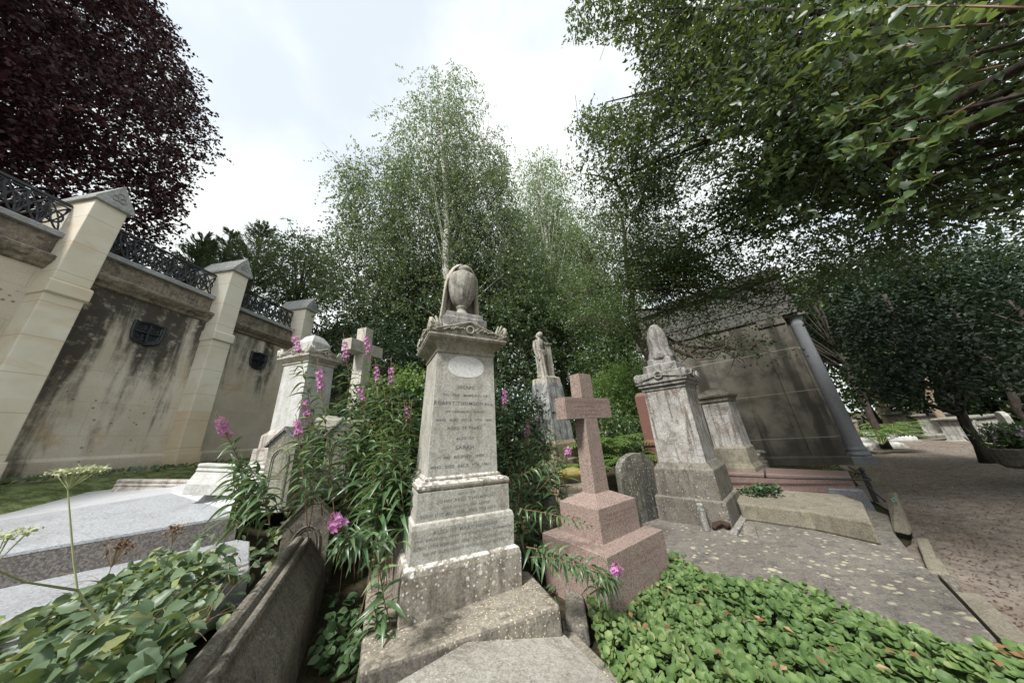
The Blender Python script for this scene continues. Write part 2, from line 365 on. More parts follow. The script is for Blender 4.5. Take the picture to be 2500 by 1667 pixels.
def tri_mesh(name, V, F, mat, parent=None, off=None, rnd=None, smooth=True):
    V = np.asarray(V, np.float32); F = np.asarray(F, np.int32)
    if off is not None: V = V-np.asarray(off, np.float32)
    me = bpy.data.meshes.new(name); k = F.shape[1]
    me.vertices.add(len(V)); me.vertices.foreach_set('co', V.ravel())
    me.loops.add(F.size); me.loops.foreach_set('vertex_index', F.ravel())
    me.polygons.add(len(F)); me.polygons.foreach_set('loop_start', np.arange(0, F.size, k, dtype=np.int32))
    try: me.polygons.foreach_set('loop_total', np.full(len(F), k, np.int32))
    except Exception: pass
    if smooth: me.polygons.foreach_set('use_smooth', np.ones(len(F), bool))
    if rnd is not None:
        a = me.attributes.new('rnd', 'FLOAT', 'FACE'); a.data.foreach_set('value', np.asarray(rnd, np.float32))
    me.update(calc_edges=True); me.validate()
    me.materials.append(M[mat] if isinstance(mat, str) else mat)
    o = bpy.data.objects.new(name, me); C.objects.link(o)
    if parent: o.parent = parent
    return o
# leaf templates: (u along, v across, w up), triangles
T_RH = (np.array([(0, 0, 0), (.45, -.5, .07), (1, 0, 0), (.45, .5, .07)]), np.array([(0, 2, 1), (0, 3, 2)]))
def lance(seg=7, droop=.8, fold=.06):
    v = []; f = []
    for i in range(seg+1):
        u = i/seg; w = math.sin(math.pi*min(1, u**.8))*.5 if 0 < i < seg else .02
        z = -droop*u*u+.12*u
        v += [(u*(1-.25*droop*u), -w, z+fold*w*2), (u*(1-.25*droop*u), 0, z), (u*(1-.25*droop*u), w, z+fold*w*2)]
    for i in range(seg):
        a = i*3
        for j in (0, 1): f += [(a+j, a+j+3, a+j+4), (a+j, a+j+4, a+j+1)]
    return np.array(v), np.array(f)
def ovate(seg=7, droop=.2, serr=.04):
    v = []; f = []
    prof = [0.03, .34, .48, .5, .43, .31, .16, .0]
    for i in range(seg+1):
        u = i/seg; w = prof[i]+(serr if i % 2 else -serr)*(0 < i < seg)
        z = -droop*u*u
        v += [(u, -w, z+.12*w), (u, -w*.5, z+.1*w*(i % 2)), (u, 0, z), (u, w*.5, z+.1*w*(i % 2)), (u, w, z+.12*w)]
    for i in range(seg):
        a = i*5
        for j in range(4): f += [(a+j, a+j+5, a+j+6), (a+j, a+j+6, a+j+1)]
    return np.array(v), np.array(f)
def roundleaf(n=14):
    v = [(.5, 0, -.12)]; f = []
    for k in range(n):
        a = 2*math.pi*k/n; r = .5*(1+(.05 if k % 2 else -.05))
        v.append((.5+r*.5*math.cos(a), r*.5*math.sin(a), -.05)); 
    for k in range(n):
        a = 2*math.pi*k/n; r = .5*(1+(.06 if k % 2 else -.04))
        v.append((.5+r*math.cos(a), r*math.sin(a), .05+.04*math.sin(3*a)))
    for k in range(n):
        k2 = (k+1) % n
        f += [(0, 1+k, 1+k2), (1+k, 1+n+k, 1+n+k2), (1+k, 1+n+k2, 1+k2)]
    return np.array(v), np.array(f)
T_LA = lance(); T_OV = ovate(); T_RO = roundleaf()
T_LA3 = lance(3, .3); T_OV3 = (lambda s: s)(lance(4, .15, .1))
def inst(tpl, Pn, A, Nn, L, W):
    """returns verts, faces for one leaf per row"""
    tv, tf = tpl; n = len(Pn); A = nrm(A); Sd = nrm(np.cross(Nn, A)); N2 = np.cross(A, Sd)
    L = np.broadcast_to(np.asarray(L, float).reshape(-1, 1, 1), (n, 1, 1)); W = np.broadcast_to(np.asarray(W, float).reshape(-1, 1, 1), (n, 1, 1))
    V = Pn[:, None, :]+A[:, None, :]*tv[None, :, 0:1]*L+Sd[:, None, :]*tv[None, :, 1:2]*W+N2[:, None, :]*tv[None, :, 2:3]*L
    F = tf[None]+(np.arange(n)*len(tv))[:, None, None]
    return V.reshape(-1, 3), F.reshape(-1, 3)
def leaves(name, tpl, Pn, A, Nn, L, W, mat, parent=None, off=None, rnd=None):
    V, F = inst(tpl, Pn, A, Nn, L, W)
    r = rng.random(len(Pn)) if rnd is None else rnd
    hf = np.sign(tpl[0][tpl[1]][:, :, 1].mean(1))*.09  # one leaf half lighter, one darker: shading of a fold put into the colour
    return tri_mesh(name, V, F, mat, parent, off, np.clip(np.repeat(r, len(tpl[1]))+np.tile(hf, len(Pn)), 0, 1))
def rdir(n): return nrm(rng.normal(size=(n, 3)))

def crown_points(ells, nclump, shell=.55):
    """clump centres in a union of ellipsoids (cx,cy,cz,rx,ry,rz), pushed to the shell"""
    vol = np.array([e[3]*e[4]*e[5] for e in ells])**.75; k = rng.choice(len(ells), nclump, p=vol/vol.sum())
    E = np.array(ells)[k]; d = rdir(nclump); r = shell+(1-shell)*rng.random(nclump)**.6
    return E[:, :3]+d*r[:, None]*E[:, 3:6], d
SUNGAPS = [((13.8, 10.2, 0), 2.8), ((17, 12, 0), 2.8)]   # openings that let the sun down to the bend of the path
def crown(parent, off, ells, nclump, tw, lf, leafL, leafW, mat, carve=None, keep=None, shell=.5, spread=.5, twigL=.5, droop=.2, tpl=T_RH, up=.3, name='crown', zmin=None, rag=0, gaps=0, gf=1.):
    c, d = crown_points(ells, nclump, shell)
    n = nclump*tw
    c2 = np.repeat(c, tw, 0); d2 = np.repeat(d, tw, 0)
    st = c2+rng.normal(size=(n, 3))*spread*.55
    dr = nrm(d2*.5+rdir(n)*.9+np.array([0, 0, -droop*2]))
    L = twigL*(.5+rng.random(n))
    ok = np.ones(n, bool)
    for poly, want in ([(carve, False)] if carve else [])+([(keep, True)] if keep else []):
        for q in (.0, .9):
            x, y, fr = project(st+dr*L[:, None]*q)
            if rag: x = x+rng.normal(size=n)*rag; y = y+rng.normal(size=n)*rag
            ins = inpoly(x, y, poly)
            ok &= (~fr) | (ins == want)
    if zmin is not None: ok &= (st[:, 2] > zmin)
    if gaps:
        x_, y_, z_ = (st*gf).T
        gn = np.sin(x_*2.1+1.3*np.sin(y_*1.7))+np.sin(y_*2.6+1.1*np.sin(z_*1.9+1))+np.sin(z_*2.4+1.2*np.sin(x_*1.5+2))+.8*np.sin(x_*5.1+y_*4.3)*np.sin(z_*4.7+y_*2.2)
        ok &= gn > np.quantile(gn, gaps)
    for gp_, gr_ in SUNGAPS:
        v_ = st-np.array(gp_); v_ = v_-(v_@sd)[:, None]*sd; ok &= np.linalg.norm(v_, axis=1) > gr_
    st, dr, L = st[ok], dr[ok], L[ok]; n = len(st)
    t = rng.random((n, lf))
    p = st[:, None, :]+dr[:, None, :]*(t*L[:, None])[:, :, None]
    p[:, :, 2] -= droop*(t*L[:, None])**2
    p += rng.normal(size=p.shape)*leafL*.35
    m = n*lf
    p = p.reshape(m, 3); A = nrm(np.repeat(dr, lf, 0)*.6+rdir(m)*.8+np.array([0, 0, -droop])); N = nrm(rdir(m)+np.array([0, 0, up*2]))
    sz = .7+.6*rng.random(m)
    cr = np.repeat(rng.random(n), lf)*.45+rng.random(m)*.55
    o = leaves(name, tpl, p, A, N, leafL*sz, leafW*sz, mat, parent, off, cr)
    cm_ = np.ones(nclump, bool)
    if carve:
        x, y, fr = project(c); cm_ &= ~(fr & inpoly(x, y, carve))
    for gp_, gr_ in SUNGAPS:
        v_ = c-np.array(gp_); v_ = v_-(v_@sd)[:, None]*sd; cm_ &= np.linalg.norm(v_, axis=1) > gr_
    c = c[cm_]
    return c[rng.random(len(c)) < .5], st, dr, L
def bez(a, b, bend, n=6):
    a, b = np.array(a, float), np.array(b, float); m = (a+b)/2+np.array(bend)
    return [(1-t)**2*a+2*t*(1-t)*m+t*t*b for t in [i/n for i in range(n+1)]]
def trunk_mesh(base, top, r0, r1, ends, rb, wob=.15, seed=1, lowest=.25, fork=None):
    R = random.Random(seed); mb = MB(); n = 10
    base, top = np.array(base, float), np.array(top, float)
    axis = [base+(top-base)*i/n+np.array([R.uniform(-1, 1), R.uniform(-1, 1), 0])*wob*(0 < i < n) for i in range(n+1)]
    mb.tube(axis, [r0*1.35]+[r0+(r1-r0)*i/n for i in range(1, n+1)], 10)
    H = top[2]-base[2]
    for e in ends:
        f = (e[2]-base[2])/H*.62-.05; f = min(.95, max(lowest, f+R.uniform(-.08, .04))); k = f*n; i = min(n-1, int(k)); p = axis[i]+(axis[i+1]-axis[i])*(k-i)
        rr = min(rb, (r0+(r1-r0)*f)*.6); q = np.array(e)-p
        pts = bez(p, e, (R.uniform(-.3, .3), R.uniform(-.3, .3), .12*np.linalg.norm(q)), 7)
        mb.tube(pts, [rr*(1-.85*j/7) for j in range(8)], 5)
    return mb
def twigs(mb, st, dr, L, every, r=.004, n=3):
    for i in range(0, len(st), every):
        mb.tube([st[i]-dr[i]*L[i]*.5, st[i]+dr[i]*L[i]*.4, st[i]+dr[i]*L[i]], [r*1.5, r, r*.4], n)
def tree(name, label, base, top, r0, r1, ells, nclump, tw, lf, lL, lW, lmat, bmat, ntr=24, rb=.06, seed=1, wob=.15, group='trees around the cemetery', cat='tree', extra=None, lowest=.25, every=0, trw=.005, **kw):
    root = thing(name, label, cat, base, group=group)
    c, st, dr, L = crown(root, base, ells, nclump, tw, lf, lL, lW, lmat, **kw)
    mb = trunk_mesh(base, top, r0, r1, c[:ntr], rb, wob, seed, lowest)
    if extra: extra(mb)
    mb.build('trunk', bmat, root, off=base, smooth=True)
    if every:
        tw_ = MB(); twigs(tw_, st, dr, L, every, trw); tw_.build('twigs', 'bark' if bmat == 'birchb' else bmat, root, off=base)
    return root

# ------------------------------------------------------------------ camera, light, world
cam = bpy.data.cameras.new('camera'); co = bpy.data.objects.new('camera', cam); C.objects.link(co); S.camera = co
cam.sensor_width = 36; cam.lens = 36*FPX/2500; cam.clip_end = 2000; cam.clip_start = .05
up = RU[1]*CU+(-RU[0])*0*CR
right_ax = RU[1]*CR+RU[0]*CU; up_ax = np.cross(right_ax, CF)
mm = Matrix(((right_ax[0], up_ax[0], -CF[0], 0), (right_ax[1], up_ax[1], -CF[1], 0), (right_ax[2], up_ax[2], -CF[2], EYE), (0, 0, 0, 1)))
co.matrix_world = mm
SUN_AZ, SUN_EL = math.radians(-146), math.radians(50)
sd = np.array([math.sin(SUN_AZ)*math.cos(SUN_EL), math.cos(SUN_AZ)*math.cos(SUN_EL), math.sin(SUN_EL)])
sl = bpy.data.lights.new('sun', 'SUN'); sl.energy = 3.5; sl.angle = math.radians(10); sl.color = (1, .97, .93)
so = bpy.data.objects.new('sun', sl); C.objects.link(so); so.location = (0, 0, 30)
so.rotation_euler = Vector(sd.tolist()).to_track_quat('Z', 'Y').to_euler()
w = bpy.data.worlds.new('World'); S.world = w; w.use_nodes = True; wt = w.node_tree
bg = wt.nodes['Background']; sky = wt.nodes.new('ShaderNodeTexSky'); sky.sky_type = 'NISHITA'; sky.sun_disc = False
sky.sun_elevation = SUN_EL; sky.sun_rotation = SUN_AZ
tc = wt.nodes.new('ShaderNodeTexCoord')
no = wt.nodes.new('ShaderNodeTexNoise'); no.inputs['Scale'].default_value = 1.7; no.inputs['Detail'].default_value = 6; no.inputs['Roughness'].default_value = .48; no.inputs['Distortion'].default_value = .0
mp = wt.nodes.new('ShaderNodeMapping'); mp.inputs['Location'].default_value = (3.1, .4, .2); mp.inputs['Scale'].default_value = (1.5, 1.5, 1.3)
wt.links.new(tc.outputs['Generated'], mp.inputs[0]); wt.links.new(mp.outputs[0], no.inputs['Vector'])
mr = wt.nodes.new('ShaderNodeMapRange'); mr.interpolation_type = 'SMOOTHSTEP'; mr.inputs['From Min'].default_value = .34; mr.inputs['From Max'].default_value = .60
mr.inputs['To Min'].default_value = .66; mr.inputs['To Max'].default_value = 1
wt.links.new(no.outputs['Fac'], mr.inputs[0])
mx = wt.nodes.new('ShaderNodeMix'); mx.data_type = 'RGBA'; wt.links.new(mr.outputs[0], mx.inputs[0]); wt.links.new(sky.outputs[0], mx.inputs[6])
CLOUD = 5.2
mx.inputs[7].default_value = (CLOUD*.95, CLOUD, CLOUD*.98, 1)
wt.links.new(mx.outputs[2], bg.inputs[0]); bg.inputs[1].default_value = .12
S.view_settings.view_transform = 'Standard'; S.view_settings.look = 'None'; S.view_settings.exposure = .93; S.view_settings.gamma = 1

# ------------------------------------------------------------------ terrain
AW = math.radians(4.9); WV = np.array([math.sin(AW), math.cos(AW)]); WN = np.array([-math.cos(AW), math.sin(AW)])
KP = np.array([-1.33, 1.36]); KN = np.array([-.883, -.469]); KD = np.array([-.469, .883])   # gothic kerb line
PDIR = np.array([.70, .715]); PQ = np.array([-.715, .70])
def sm(x): x = np.clip(x, 0, 1); return x*x*(3-2*x)
def ground_z(x, y):
    x = np.asarray(x, float); y = np.asarray(y, float)
    s = x*PQ[0]+y*PQ[1]; a = .02+.02*(sm((s+.45)/.2)-1)+.16*sm((s-.3)/2.2)+.35*sm((s-4.5)/5)
    k = (x-KP[0])*KN[0]+(y-KP[1])*KN[1]; N = x*WN[0]+y*WN[1]
    along = (x-KP[0])*KD[0]+(y-KP[1])*KD[1]
    b = .52+.92*sm((N-4.0)/2.7)
    f = sm((k+.02)/.16)
    f = np.where(along > 4.0, np.maximum(f, sm((N-2.5)/3)), f)
    return a*(1-f)+np.maximum(a, b)*f
gx = np.concatenate([np.linspace(-90, -12, 14), np.linspace(-11.5, 9.5, 211), np.linspace(9.75, 30, 82), np.linspace(33, 90, 12)])
gy = np.concatenate([np.linspace(-40, -8, 8), np.linspace(-7.75, -3.25, 19), np.linspace(-3, 13, 161), np.linspace(13.25, 28, 60), np.linspace(31, 120, 16)])
GX, GY = np.meshgrid(gx, gy); GZ = ground_z(GX, GY)+.012*np.sin(GX*7.3+GY*3.1)*np.sin(GY*6.1)
V = np.stack([GX, GY, GZ], -1).reshape(-1, 3); nx = len(gx); ny = len(gy)
ii = (np.arange(ny-1)[:, None]*nx+np.arange(nx-1)[None]).ravel()
tag(tri_mesh('ground', V, np.stack([ii, ii+1, ii+nx+1, ii+nx], 1), 'ground'), kind='structure')
# path sheet
pu = np.linspace(-6, 30, 73); pv = np.linspace(-.40, -3.5, 9); vv = []
for u in pu:
    for i, q in enumerate(pv):
        q2 = q+(.12*math.sin(u*1.7)+.07*math.sin(u*4.1))*(i == 0)+.25*math.sin(u*.8)*(i == 8)
        if u > 12: q2 -= (u-12)**2*.03
        x = PDIR[0]*u+PQ[0]*q2; y = PDIR[1]*u+PQ[1]*q2; vv.append((x, y, float(ground_z(x, y))+.026))
ii = (np.arange(len(pu)-1)[:, None]*9+np.arange(8)[None]).ravel()
tag(tri_mesh('path', np.array(vv), np.stack([ii, ii+1, ii+10, ii+9], 1), 'path'), kind='structure')

# ------------------------------------------------------------------ retaining wall with buttress piers
WD = 7.3
wroot = thing('retaining_wall', 'tall stained ashlar retaining wall with buff buttress piers along the left', 'wall', (WN[0]*WD, WN[1]*WD, 0), math.radians(85.1))
T0, T1 = -1.5, 24.
MB().box(T0, T1, 0, .6, .9, 4.56).build('wall_face', 'wall', wroot, bev=.01)
MB().prism([(-.035, 1.3), (-.035, 1.72), (0, 1.77), (0.02, 1.77), (.02, 1.3)], T0, T1, 'x').build('plinth_course', 'wall', wroot)
MB().prism([(.02, 4.50), (-.05, 4.52), (-.07, 4.56), (-.12, 4.60), (-.16, 4.66), (-.16, 4.70), (-.10, 4.74), (.02, 4.78)], T0, T1, 'x').build('cornice', 'frieze', wroot)
MB().box(T0, T1, .012, .58, 4.565, 5.07).build('frieze', 'frieze', wroot)
MB().prism([(-.06, 5.075), (-.06, 5.15), (-.04, 5.17), (.62, 5.2), (.62, 5.075)], T0, T1, 'x').build('coping', 'copst', wroot)
PIERS = [.74+2.11*k for k in range(10)]
for tcn in PIERS:
    h = .185
    pr = MB(); pr.box(tcn-h-.015, tcn+h+.015, -.33, .05, 1.1, 1.74); pr.box(tcn-h, tcn+h, -.30, .05, 1.74, 4.08)
    pr.prism([(-.30, 4.3), (-.345, 4.26), (-.345, 4.08), (-.30, 4.06), (.02, 4.06), (.02, 4.3)], tcn-h-.02, tcn+h+.02, 'x')
    pr.box(tcn-h+.004, tcn+h-.004, -.292, .62, 4.3, 5.86)
    p = pr.build('buttress_pier', 'pier', wroot, bev=.012)
    cp = MB(); e = .225
    cp.prism([(tcn-e, 5.84), (tcn-e, 5.90), (tcn, 6.31), (tcn+e, 5.90), (tcn+e, 5.84)], -.35, .68)
    cp.build('pier_cap', 'capst', p, bev=.008)
    tf = MB()   # raised trefoil in the gable
    for a in (90, 210, 330):
        q = [(tcn+.048*math.cos(math.radians(a))+.045*math.cos(t), 6.03+.048*math.sin(math.radians(a))+.045*math.sin(t)) for t in [i*math.pi/6 for i in range(12)]]
        pts = [(x, -.356, z) for x, z in q]; tf.tube(pts+[pts[0]], .011, 5, False)
    tf.build('trefoil', 'copst', p)
# pierced shield vents
for k, (tcn, zz, hw) in enumerate([(3.96, 3.93, .2), (6.06, 3.95, .2)]):
    vr = thing('shield_vent', ['black iron shield grille above the dark rain stain between the two nearest piers', 'black iron shield grille between the second and third piers, beside the white pedestal'][k], 'vent',
               (WN[0]*(WD-.005)+WV[0]*tcn, WN[1]*(WD-.005)+WV[1]*tcn, zz), math.radians(85.1), 'iron shield grilles on the wall')
    out = [(-hw, .2), (-hw*.8, .17), (0, .2), (hw*.8, .17), (hw, .2), (hw*1.02, .0), (hw*.9, -.14), (hw*.5, -.2), (0, -.225), (-hw*.5, -.2), (-hw*.9, -.14), (-hw*1.02, 0)]
    MB().prism([(a*.9, b*.9) for a, b in out], -.01, .0).build('backing', 'iron', vr)
    rm = MB(); pts = [(a, -.03, b) for a, b in out]; rm.tube(pts+[pts[0]], .022, 6, False)
    for t in (-.62, .62): pass
    inner = [(a*.86, -.02, b*.86) for a, b in out]; rm.tube(inner+[inner[0]], .018, 5, False)
    rm.build('rim', 'iron', vr)
    gr = MB(); gr.box(-.012, .012, -.05, -.02, -.19, .17); gr.box(-hw*.9, hw*.9, -.05, -.02, -.012, .012)
    for a in range(8):
        c_, s_ = math.cos(a*math.pi/4+.39), math.sin(a*math.pi/4+.39); gr.tube([(0, -.035, 0), (c_*.075, -.035, s_*.075)], .007, 4)
    for sx in (-1, 1):
        for sz in (-1, 1):
            q = [(sx*.09+.04*math.cos(t), -.03, sz*.075+.035*math.sin(t)) for t in [i*math.pi/5 for i in range(11)]]; gr.tube(q, .007, 4, False)
    gr.build('grille', 'iron', vr)
# iron railing panels, one per bay
def railing(t0, t1, label):
    r = thing('railing_panel', label, 'railing', (WN[0]*(WD+.12)+WV[0]*(t0+t1)/2, WN[1]*(WD+.12)+WV[1]*(t0+t1)/2, 5.19), math.radians(85.1), 'iron railing panels on the wall coping')
    L = (t1-t0)/2
    MB().box(-L, L, -.02, .02, .53, .57).box(-L, L, -.012, .012, .49, .505).build('top_rail', 'iron', r)
    MB().box(-L, L, -.015, .015, .01, .04).build('bottom_rail', 'iron', r)
    lt = MB(); n = 9; cw = 2*L/n
    for i in range(n):
        cx = -L+cw*(i+.5)
        for s in (-1, 1):
            lt.tube(bez((cx-cw/2, 0, .03), (cx+cw/2, 0, .5), (s*.06, 0, -s*.06), 5), .014, 4)
            lt.tube(bez((cx-cw/2, 0, .5), (cx+cw/2, 0, .03), (s*.06, 0, s*.06), 5), .014, 4)
        q = [(cx+.085*math.cos(a), 0, .265+.1*math.sin(a)) for a in [k*math.pi/6 for k in range(13)]]; lt.tube(q, .014, 4, False)
        q = [(cx-cw/2+.07*math.cos(a), 0, .265+.1*math.sin(a)) for a in [k*math.pi/6 for k in range(13)]]; lt.tube(q, .012, 4, False)
        lt.tube([(cx-cw/2, 0, .03), (cx-cw/2, 0, .5)], .008, 4)
    lt.build('lattice', 'iron', r)
rl = ['black lattice railing panel left of the nearest pier', 'black lattice railing panel between the nearest and second piers', 'black lattice railing panel between the second and third piers', 'black lattice railing panel beyond the third pier']
for k in range(4): railing(PIERS[k]+.19, PIERS[k+1]-.19, rl[k])
# terrace behind the wall
ty = []
for a in np.linspace(-30, 60, 20):
    for b in np.linspace(.55, 60, 12): ty.append((WN[0]*(WD+b)+WV[0]*a, WN[1]*(WD+b)+WV[1]*a, 4.5+.01*b))
ii = (np.arange(19)[:, None]*12+np.arange(11)[None]).ravel()
tag(tri_mesh('upper_terrace', np.array(ty), np.stack([ii, ii+1, ii+13, ii+12], 1), 'ground'), kind='structure')

# ------------------------------------------------------------------ lettering
def lettering(parent, lines, mat, frame):
    """lines: (text, centre x, z, width, cap height, slant); frame(x,z)->(x,y,z) on the stone face"""
    V = []; F = []
    for txt, cx, z, wd, ch, sl in lines:
        cu = bpy.data.curves.new('t', 'FONT'); cu.body = txt; cu.align_x = 'CENTER'; cu.size = 1; cu.space_character = 1.12; cu.space_word = 1.35; cu.offset = .012
        cu.resolution_u = 2; cu.extrude = 0.0
        o = bpy.data.objects.new('t', cu); C.objects.link(o)
        dg = bpy.context.evaluated_depsgraph_get(); me = bpy.data.meshes.new_from_object(o.evaluated_get(dg))
        xs = [v.co.x for v in me.vertices]; ys = [v.co.y for v in me.vertices]
        sx = wd/(max(xs)-min(xs)); mxx = (max(xs)+min(xs))/2; sy = ch/(max(ys)-min(ys)) if max(ys) > 0 else 1; my = (max(ys)+min(ys))/2
        o0 = len(V)
        for v in me.vertices:
            yy = (v.co.y-my)*sy; V.append(frame(cx+(v.co.x-mxx)*sx+yy*sl, z+yy))
        F += [tuple(i+o0 for i in p.vertices) for p in me.polygons]
        bpy.data.objects.remove(o); bpy.data.curves.remove(cu); bpy.data.meshes.remove(me)
    me = bpy.data.meshes.new('inscription'); me.from_pydata(V, [], F); me.update(); me.materials.append(M[mat])
    ob = bpy.data.objects.new('inscription', me); C.objects.link(ob); ob.parent = parent
    return ob

# ------------------------------------------------------------------ main urn monument
mon = thing('urn_monument', 'tall pale pedestal monument with a shrouded urn, white oval panel and lead lettering', 'monument', (-.696, 2.795, -1.102+EYE), .485, tilt=(.047, .028))
MB().rings([(.450, 0), (.451, .255), (.438, .292), (.412, .306)]).build('plinth', 'plinth', mon, bev=.006)
MB().rings([(.409, .3), (.411, .515), (.402, .545), (.386, .556)]).build('lower_tier', 'monument', mon, bev=.004)
MB().rings([(.385, .55), (.382, .75)]).build('upper_tier', 'monument', mon, bev=.004)
MB().rings([(.366, .745), (.378, .752), (.386, .765), (.389, .78), (.384, .795), (.37, .806), (.345, .812), (.33, .816), (.33, .828), (.322, .838), (.309, .846)]).build('base_moulding', 'plinth', mon, bev=.002)
MB().rings([(.309, .84), (.286, 1.915)]).build('die', 'monument', mon, bev=.004)
MB().rings([(.284, 1.905), (.296, 1.912), (.299, 1.925), (.294, 1.938), (.288, 1.945), (.293, 1.96), (.306, 1.98), (.33, 2.003), (.362, 2.022), (.376, 2.03), (.384, 2.034), (.384, 2.046), (.392, 2.05), (.392, 2.068), (.38, 2.074), (.36, 2.078)]).build('cornice', 'cornice', mon, bev=.002)
def pediment(parent, wd, z0, zr, mat, wreath=True, apron=.03):
    """four-way gabled cresting with carved tympana and corner ears"""
    pd = MB()
    for k in range(4):
        a = k*math.pi/2; c_, s_ = math.cos(a), math.sin(a)
        def R(x, y, z): return (x*c_-y*s_, x*s_+y*c_, z)
        y = -wd+.012
        out = [(-wd*.9, z0), (wd*.9, z0), (wd*.72, z0+.03), (0, zr), (-wd*.72, z0+.03)]
        pd.loft([[R(x, y, z) for x, z in out], [R(x*.95, -.02, z) for x, z in out]])
        for s in (-1, 1): pd.tube([R(s*wd*.86, y-.012, z0+.035), R(s*wd*.4, y-.014, z0+.035+(zr-z0-.03)*.5), R(0, y-.012, zr+.004)], .011, 5)
    po = pd.build('pediment', mat, parent, bev=.003)
    for k in range(4):
        cv = MB()
        a = k*math.pi/2; c_, s_ = math.cos(a), math.sin(a)
        def R(x, y, z): return (x*c_-y*s_, x*s_+y*c_, z)
        y = -wd+.0; zc = z0+(zr-z0)*.42
        if wreath:
            q = [R(.036*math.cos(t), y-.004, zc+.036*math.sin(t)) for t in [i*math.pi/8 for i in range(17)]]; cv.tube(q, .010, 5, False)
            R_ = random.Random(3)
            for s in (-1, 1):
                for j in range(9):
                    x = s*(.06+.021*j); zz = z0+.035+(zr-z0-.06)*(1-abs(x)/(wd*.8))*R_.uniform(.25, .75)
                    cv.tube(bez(R(x-.012, y-.002, zz-.008), R(x+.014, y-.002, zz+.008), R(0, -.012, .01), 3), [.004, .011, .009, .003], 5)
            cv.build('carving', mat, po, smooth=True)
    for sx, sy in ((-1, -1), (1, -1), (1, 1), (-1, 1)):
        ears = MB()
        for ax in (0, 1):
            # half palmette ear: fan of lobes rising outward over the corner
            for j in range(5):
                t = j/4; r0 = .028; an = math.radians(20+65*t)
                l = .135+.035*math.sin(t*3)
                d1 = np.array([-sx, 0, 0]) if ax == 0 else np.array([0, -sy, 0])
                b0 = np.array([sx*wd*.97, sy*wd*.97, z0-.008]) + d1*.09
                tip = b0-d1*math.cos(an)*l*.85+np.array([0, 0, math.sin(an)*l*1.1])+np.array([sx, sy, 0])*.006
                b0 = b0+d1*(.02*t)
                ears.tube([b0, (b0+tip)/2+np.array([0, 0, .008]), tip], [.012, .019, .008], 5)
        c0 = np.array([sx*wd*.93, sy*wd*.93, z0]); ears.loft([[c0+np.array([a*.03, b*.03, 0]) for a, b in ((-1, -1), (1, -1), (1, 1), (-1, 1))], [c0+np.array([sx*.02+a*.014, sy*.02+b*.014, .13]) for a, b in ((-1, -1), (1, -1), (1, 1), (-1, 1))]])
        ears.build('corner_ear', mat, po, smooth=True)
    return po
pediment(mon, .388, 2.074, 2.215, 'cornice')
MB().rings([(.25, 2.08), (.25, 2.21), (.235, 2.225), (.235, 2.33), (.205, 2.345), (.2, 2.40), (.13, 2.435)]).build('urn_base', 'grey', mon, bev=.006)
um = MB()
flute = lambda a, z: 1+(.045*math.cos(14*a) if z < 2.74 else 0)*(1 if z > 2.56 else 0)
um.lathe([(.09, 2.41), (.095, 2.44), (.075, 2.46), (.052, 2.49), (.05, 2.51), (.062, 2.52), (.066, 2.535), (.058, 2.548), (.07, 2.56), (.10, 2.59), (.13, 2.65), (.152, 2.73), (.162, 2.80), (.166, 2.86), (.160, 2.91), (.14, 2.945), (.105, 2.962), (.085, 2.97), (.088, 3.0), (.10, 3.02), (.08, 3.05), (.03, 3.07)], 56, fn=flute, cy=-.04)
um.build('urn', 'urn', mon, smooth=True)
# shroud: a folded cloth hood behind and over the urn
secs = []
for z, r, op in [(2.34, .232, 84), (2.42, .222, 84), (2.5, .213, 84), (2.62, .203, 83), (2.75, .193, 82), (2.86, .184, 79), (2.94, .174, 66), (3.0, .156, 48), (3.05, .130, 28), (3.085, .096, 10), (3.108, .055, 3), (3.12, .012, 1)]:
    secs.append((z, r, op))
NA = 40; sv = []; sf = []
for i, (z, r, op) in enumerate(secs):
    for layer in (0, 1):
        for j in range(NA+1):
            a = math.radians(-90+op+(360-2*op)*j/NA)
            fold = .018*math.sin(a*9+z*1.5)*(1 if z < 2.95 else .4)*min(1, (3.12-z)*5)
            rr = max(.004, r+fold-(.022 if layer else 0))
            edge = .02*(1 if j in (0, NA) else 0)
            sv.append(((rr)*math.cos(a), (rr)*math.sin(a), z-(.012 if layer and z > 3.08 else 0)))
m = 2*(NA+1)
for i in range(len(secs)-1):
    for j in range(NA):
        for L_ in (0, 1):
            a = i*m+L_*(NA+1)+j; sf.append((a, a+1, a+1+m, a+m))
    for j in (0, NA):
        a = i*m+j; sf.append((a, a+m, a+m+NA+1, a+NA+1))
for i in (0, len(secs)-1):
    for j in range(NA): a = i*m+j; sf.append((a, a+1, a+1+NA+1, a+NA+1))
MB().add(sv, sf).build('shroud', 'shroud', mon, smooth=True)
face = lambda x, z: (x, -(.309-(z-.846)*.0215)-.0015, z)
ov = [(.176*abs(math.cos(t))**.8*(1 if math.cos(t) > 0 else -1), 1.786+.104*abs(math.sin(t))**.85*(1 if math.sin(t) > 0 else -1)) for t in [i*math.pi/24 for i in range(48)]]
mbo = MB(); f0 = [face(x, z) for x, z in ov]; mbo.loft([[(x, y+.01, z) for x, y, z in f0], [(x, y-.0005, z) for x, y, z in f0]]); mbo.build('oval_panel', 'oval', mon)
lettering(mon, [('SACRED', 0, 1.587, .166, .027, 0), ('TO  THE  MEMORY  OF', 0, 1.511, .43, .022, 0), ('ROBERT THOMSON,', -.052, 1.436, .47, .036, 0), ('Esq.', .235, 1.433, .09, .028, .2),
                ('OF HIGHBURY PLACE,', .0, 1.362, .37, .021, .35), ('WHO  DIED  DEC.R  5TH  1860,', 0, 1.289, .53, .025, 0), ('AGED 77 YEARS.', 0, 1.221, .33, .025, 0)], 'letter', face)
